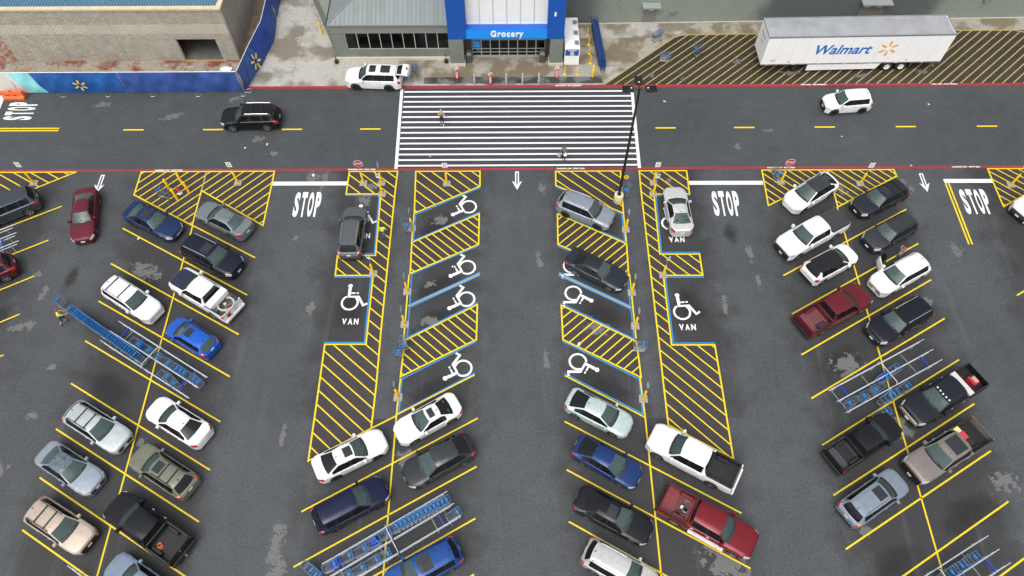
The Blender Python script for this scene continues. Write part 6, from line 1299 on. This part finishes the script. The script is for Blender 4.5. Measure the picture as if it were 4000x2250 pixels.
    for w, hnd in (('wrl','hal'),('wrr','har')):  # five fingers on each hand
        a = Vector(P[w])*s; b = Vector(P[hnd])*s; d = (b-a).normalized(); side = d.cross(Vector((1,0,0)));
        if side.length < .2: side = d.cross(Vector((0,1,0)))
        side.normalize(); up = side.cross(d); q = MB()
        for k, ln in enumerate((.055,.07,.075,.07)):
            o0 = b+side*(-.027+.018*k); o1 = o0+d*ln*.55+up*.006; o2 = o1+d*ln*.45+up*.022; q.bar(o0-d*.01,o1,.0095,6,r2=.009); q.bar(o1,o2,.009,6,r2=.007)
        t0 = a.lerp(b,.5)+side*-.03; t1 = t0+d*.035-side*.022; q.bar(t0,t1,.011,6,r2=.0095); q.bar(t1,t1+d*.03+up*.01,.0095,6,r2=.008); q.build('fingers', SKIN, e, True)
    if hair:
        q = MB(); N = 12; prof = [(.001,.115),(.05,.105),(.085,.07),(.102,.015),(.100,-.035)]
        q.lathe(prof, N); o = q.build('hair', hair, e, True, loc=tuple(mid_+Vector((-.014,0,.0)))); 
        if hairlen:
            q = MB(); K = 8; vs = []
            for j in range(5):
                t = j/4; 
                for i in range(K+1):
                    a = R(100+160*i/K); rr = .105+.035*math.sin(math.pi*t); vs.append((rr*math.cos(a)-.02-.03*t, rr*1.05*math.sin(a)*(1-.25*t), -.0-hairlen*t))
            q.add(vs, [(j*(K+1)+i,(j+1)*(K+1)+i,(j+1)*(K+1)+i+1,j*(K+1)+i+1) for j in range(4) for i in range(K)]); o = q.build('long_hair', hair, e, True, loc=tuple(mid_)); m_ = o.modifiers.new('s','SOLIDIFY'); m_.thickness = .03
    if hat:
        q = MB(); q.lathe([(.001,.125),(.06,.115),(.098,.07),(.108,.025)], 14); o = q.build('cap', hat, e, True, loc=tuple(mid_)); q = MB(); q.prism([(.07,-.08),(.17,-.06),(.20,0),(.17,.06),(.07,.08)], .025, .035); q.build('cap_peak', hat, o)
    return e, P, s
BLOND = plain('hair_blond', (.50,.33,.14), .6, 0, .35, 25); DARKH = plain('hair_dark', (.02,.014,.012), .5, 0, .2, 20); GREYH = plain('hair_brown', (.12,.09,.075), .6, 0, .3, 20)
CAMO = plain('camo_top', (.14,.145,.075), .85, 0, .75, 14); LEG = plain('leggings_black', (.014,.014,.016), .8); HOOD = plain('hoodie_grey', (.17,.155,.155), .85, 0, .2, 8); JEAN = plain('jeans_blue', (.05,.085,.15), .85, 0, .25, 12); HIV = plain('hi_vis_lime', (.58,.82,.07), .7, 0, .1, 6); TEAL = plain('shorts_teal', (.10,.22,.27), .85, 0, .25, 8); SHORT = plain('shorts_dark', (.03,.035,.03), .85); PINKT = plain('top_pink', (.48,.24,.24), .8, 0, .2, 8); DENIM = plain('shorts_pale_denim', (.30,.35,.48), .85, 0, .2, 10); DKT = plain('tee_dark', (.03,.03,.04), .85)
# woman hurrying across towards the store
person(-6.05,44.75,88,'person with long blond hair in camouflage top hurrying over the crosswalk',dict(chest=(.05,0,1.32),neck=(.07,0,1.47),head=(.10,0,1.58),crown=(.09,0,1.66),shl=(.05,.17,1.38),shr=(.05,-.17,1.38),ell=(-.06,.27,1.16),wrl=(.12,.24,1.02),hal=(.19,.22,1.0),elr=(-.10,-.30,1.18),wrr=(.02,-.46,1.02),har=(.06,-.53,.99),knl=(.10,.09,.52),anl=(.02,.09,.12),tol=(.19,.10,.035),hel=(-.03,.09,.05),knr=(.04,-.10,.50),anr=(-.30,-.16,.36),tor=(-.33,-.18,.22),her=(-.36,-.15,.38)),(CAMO,SKIN,SKIN,LEG,LEG,SHOEW),hair=BLOND,hairlen=.42)
# person walking towards the camera with bags
pe, PP, ps = person(4.25,40.75,-96,'person in grey hoodie carrying bags and walking towards the lot',dict(knl=(.12,.09,.50),anl=(.10,.09,.10),tol=(.27,.10,.04),hel=(.05,.09,.05),knr=(.02,-.09,.49),anr=(-.16,-.09,.14),tor=(-.02,-.10,.035),her=(-.20,-.09,.09),elr=(-.02,-.26,1.12),wrr=(.0,-.34,.90),har=(.0,-.36,.83),ell=(.05,.24,1.14),wrl=(.24,.12,1.20),hal=(.28,.06,1.22)),(HOOD,HOOD,HOOD,LEG,LEG,SHOE),hair=GREYH,hairlen=.22)
def bag(name, p, w, hgt, mat, label):
    e = empty(name, p); tag(e, label, 'bag'); q = MB(); q.lathe([(.001,0),(w*.8,.0),(w,hgt*.3),(w*.8,hgt*.7),(w*.3,hgt*.92),(w*.12,hgt)], 10); o = q.build('sack', mat, e, True); q = MB(); q.path([(-.05,0,hgt*.95),(0,0,hgt*1.12),(.05,0,hgt*.95)], .012, 5); q.build('loop', mat, e)
PLB = plain('bag_clear_grey', (.36,.37,.37), .5, 0, .2, 12)
bag('carrier_bag', (3.86,40.78,.42), .17, .40, PLB, 'grey plastic carrier bag hanging from the walker\'s hand'); bag('white_handbag', (4.34,40.55,.80), .17, .24, WHITE, 'white bag held at the waist of the hooded walker')
# attendants
person(-10.0,32.85,92,'attendant in lime shirt and jeans walking beside the grey suv',dict(knl=(.08,.09,.50),anl=(-.05,.09,.11),tol=(.12,.10,.035),hel=(-.09,.09,.05),knr=(.10,-.10,.52),anr=(-.20,-.13,.28),tor=(-.20,-.15,.13),her=(-.26,-.12,.28),ell=(.02,.26,1.12),wrl=(.20,.20,1.04),hal=(.27,.17,1.04),elr=(.0,-.27,1.12),wrr=(.15,-.27,.96),har=(.2,-.26,.9)),(HIV,HIV,SKIN,JEAN,JEAN,SHOE),hair=DARKH,h=1.75)
person(-32.55,25.5,30,'attendant in lime vest, red cap and shorts pushing the cart row',dict(chest=(.08,0,1.30),neck=(.13,0,1.44),head=(.17,0,1.55),crown=(.16,0,1.63),shl=(.08,.17,1.36),shr=(.08,-.17,1.36),ell=(.26,.22,1.16),wrl=(.46,.14,1.06),hal=(.54,.12,1.05),elr=(.26,-.22,1.16),wrr=(.46,-.14,1.06),har=(.54,-.12,1.05),knl=(.16,.09,.52),anl=(.08,.09,.11),tol=(.25,.10,.035),hel=(.03,.09,.05),knr=(-.06,-.10,.50),anr=(-.34,-.10,.20),tor=(-.22,-.11,.06),her=(-.38,-.1,.16)),(HIV,HIV,SKIN,SHORT,SKIN,SHOE),hair=DARKH,h=1.76,hat=plain('cap_red', (.50,.01,.04), .7))
# man loading the white suv
person(-9.05,49.72,178,'bare backed person in teal shorts loading the white suv boot',dict(chest=(.10,0,1.31),neck=(.16,0,1.45),head=(.21,0,1.55),crown=(.20,0,1.63),shl=(.10,.18,1.37),shr=(.10,-.18,1.37),ell=(.24,.26,1.14),wrl=(.44,.22,1.06),hal=(.52,.2,1.05),elr=(.22,-.26,1.14),wrr=(.42,-.22,1.04),har=(.50,-.2,1.02),knl=(.06,.14,.49),anl=(.04,.18,.10),tol=(.19,.21,.035),hel=(-.01,.17,.05),knr=(-.04,-.14,.49),anr=(-.14,-.18,.10),tor=(.0,-.21,.035),her=(-.19,-.17,.05)),(SKIN,SKIN,SKIN,TEAL,SKIN,SKIN),hair=GREYH,h=1.8,z=KZ-.004)
# person perched in the open door of the white suv
person(29.5,30.98,-150,'dark haired person in pink top standing at the open suv door looking at hands',dict(chest=(.06,0,1.30),neck=(.10,0,1.44),head=(.16,0,1.53),crown=(.16,0,1.61),shl=(.06,.17,1.36),shr=(.06,-.17,1.36),ell=(.16,.24,1.12),wrl=(.32,.06,1.20),hal=(.38,.02,1.23),elr=(.16,-.24,1.12),wrr=(.32,-.06,1.18),har=(.38,-.01,1.20)),(PINKT,SKIN,SKIN,DENIM,DENIM,SHOE),hair=DARKH,hairlen=.30,h=1.62)
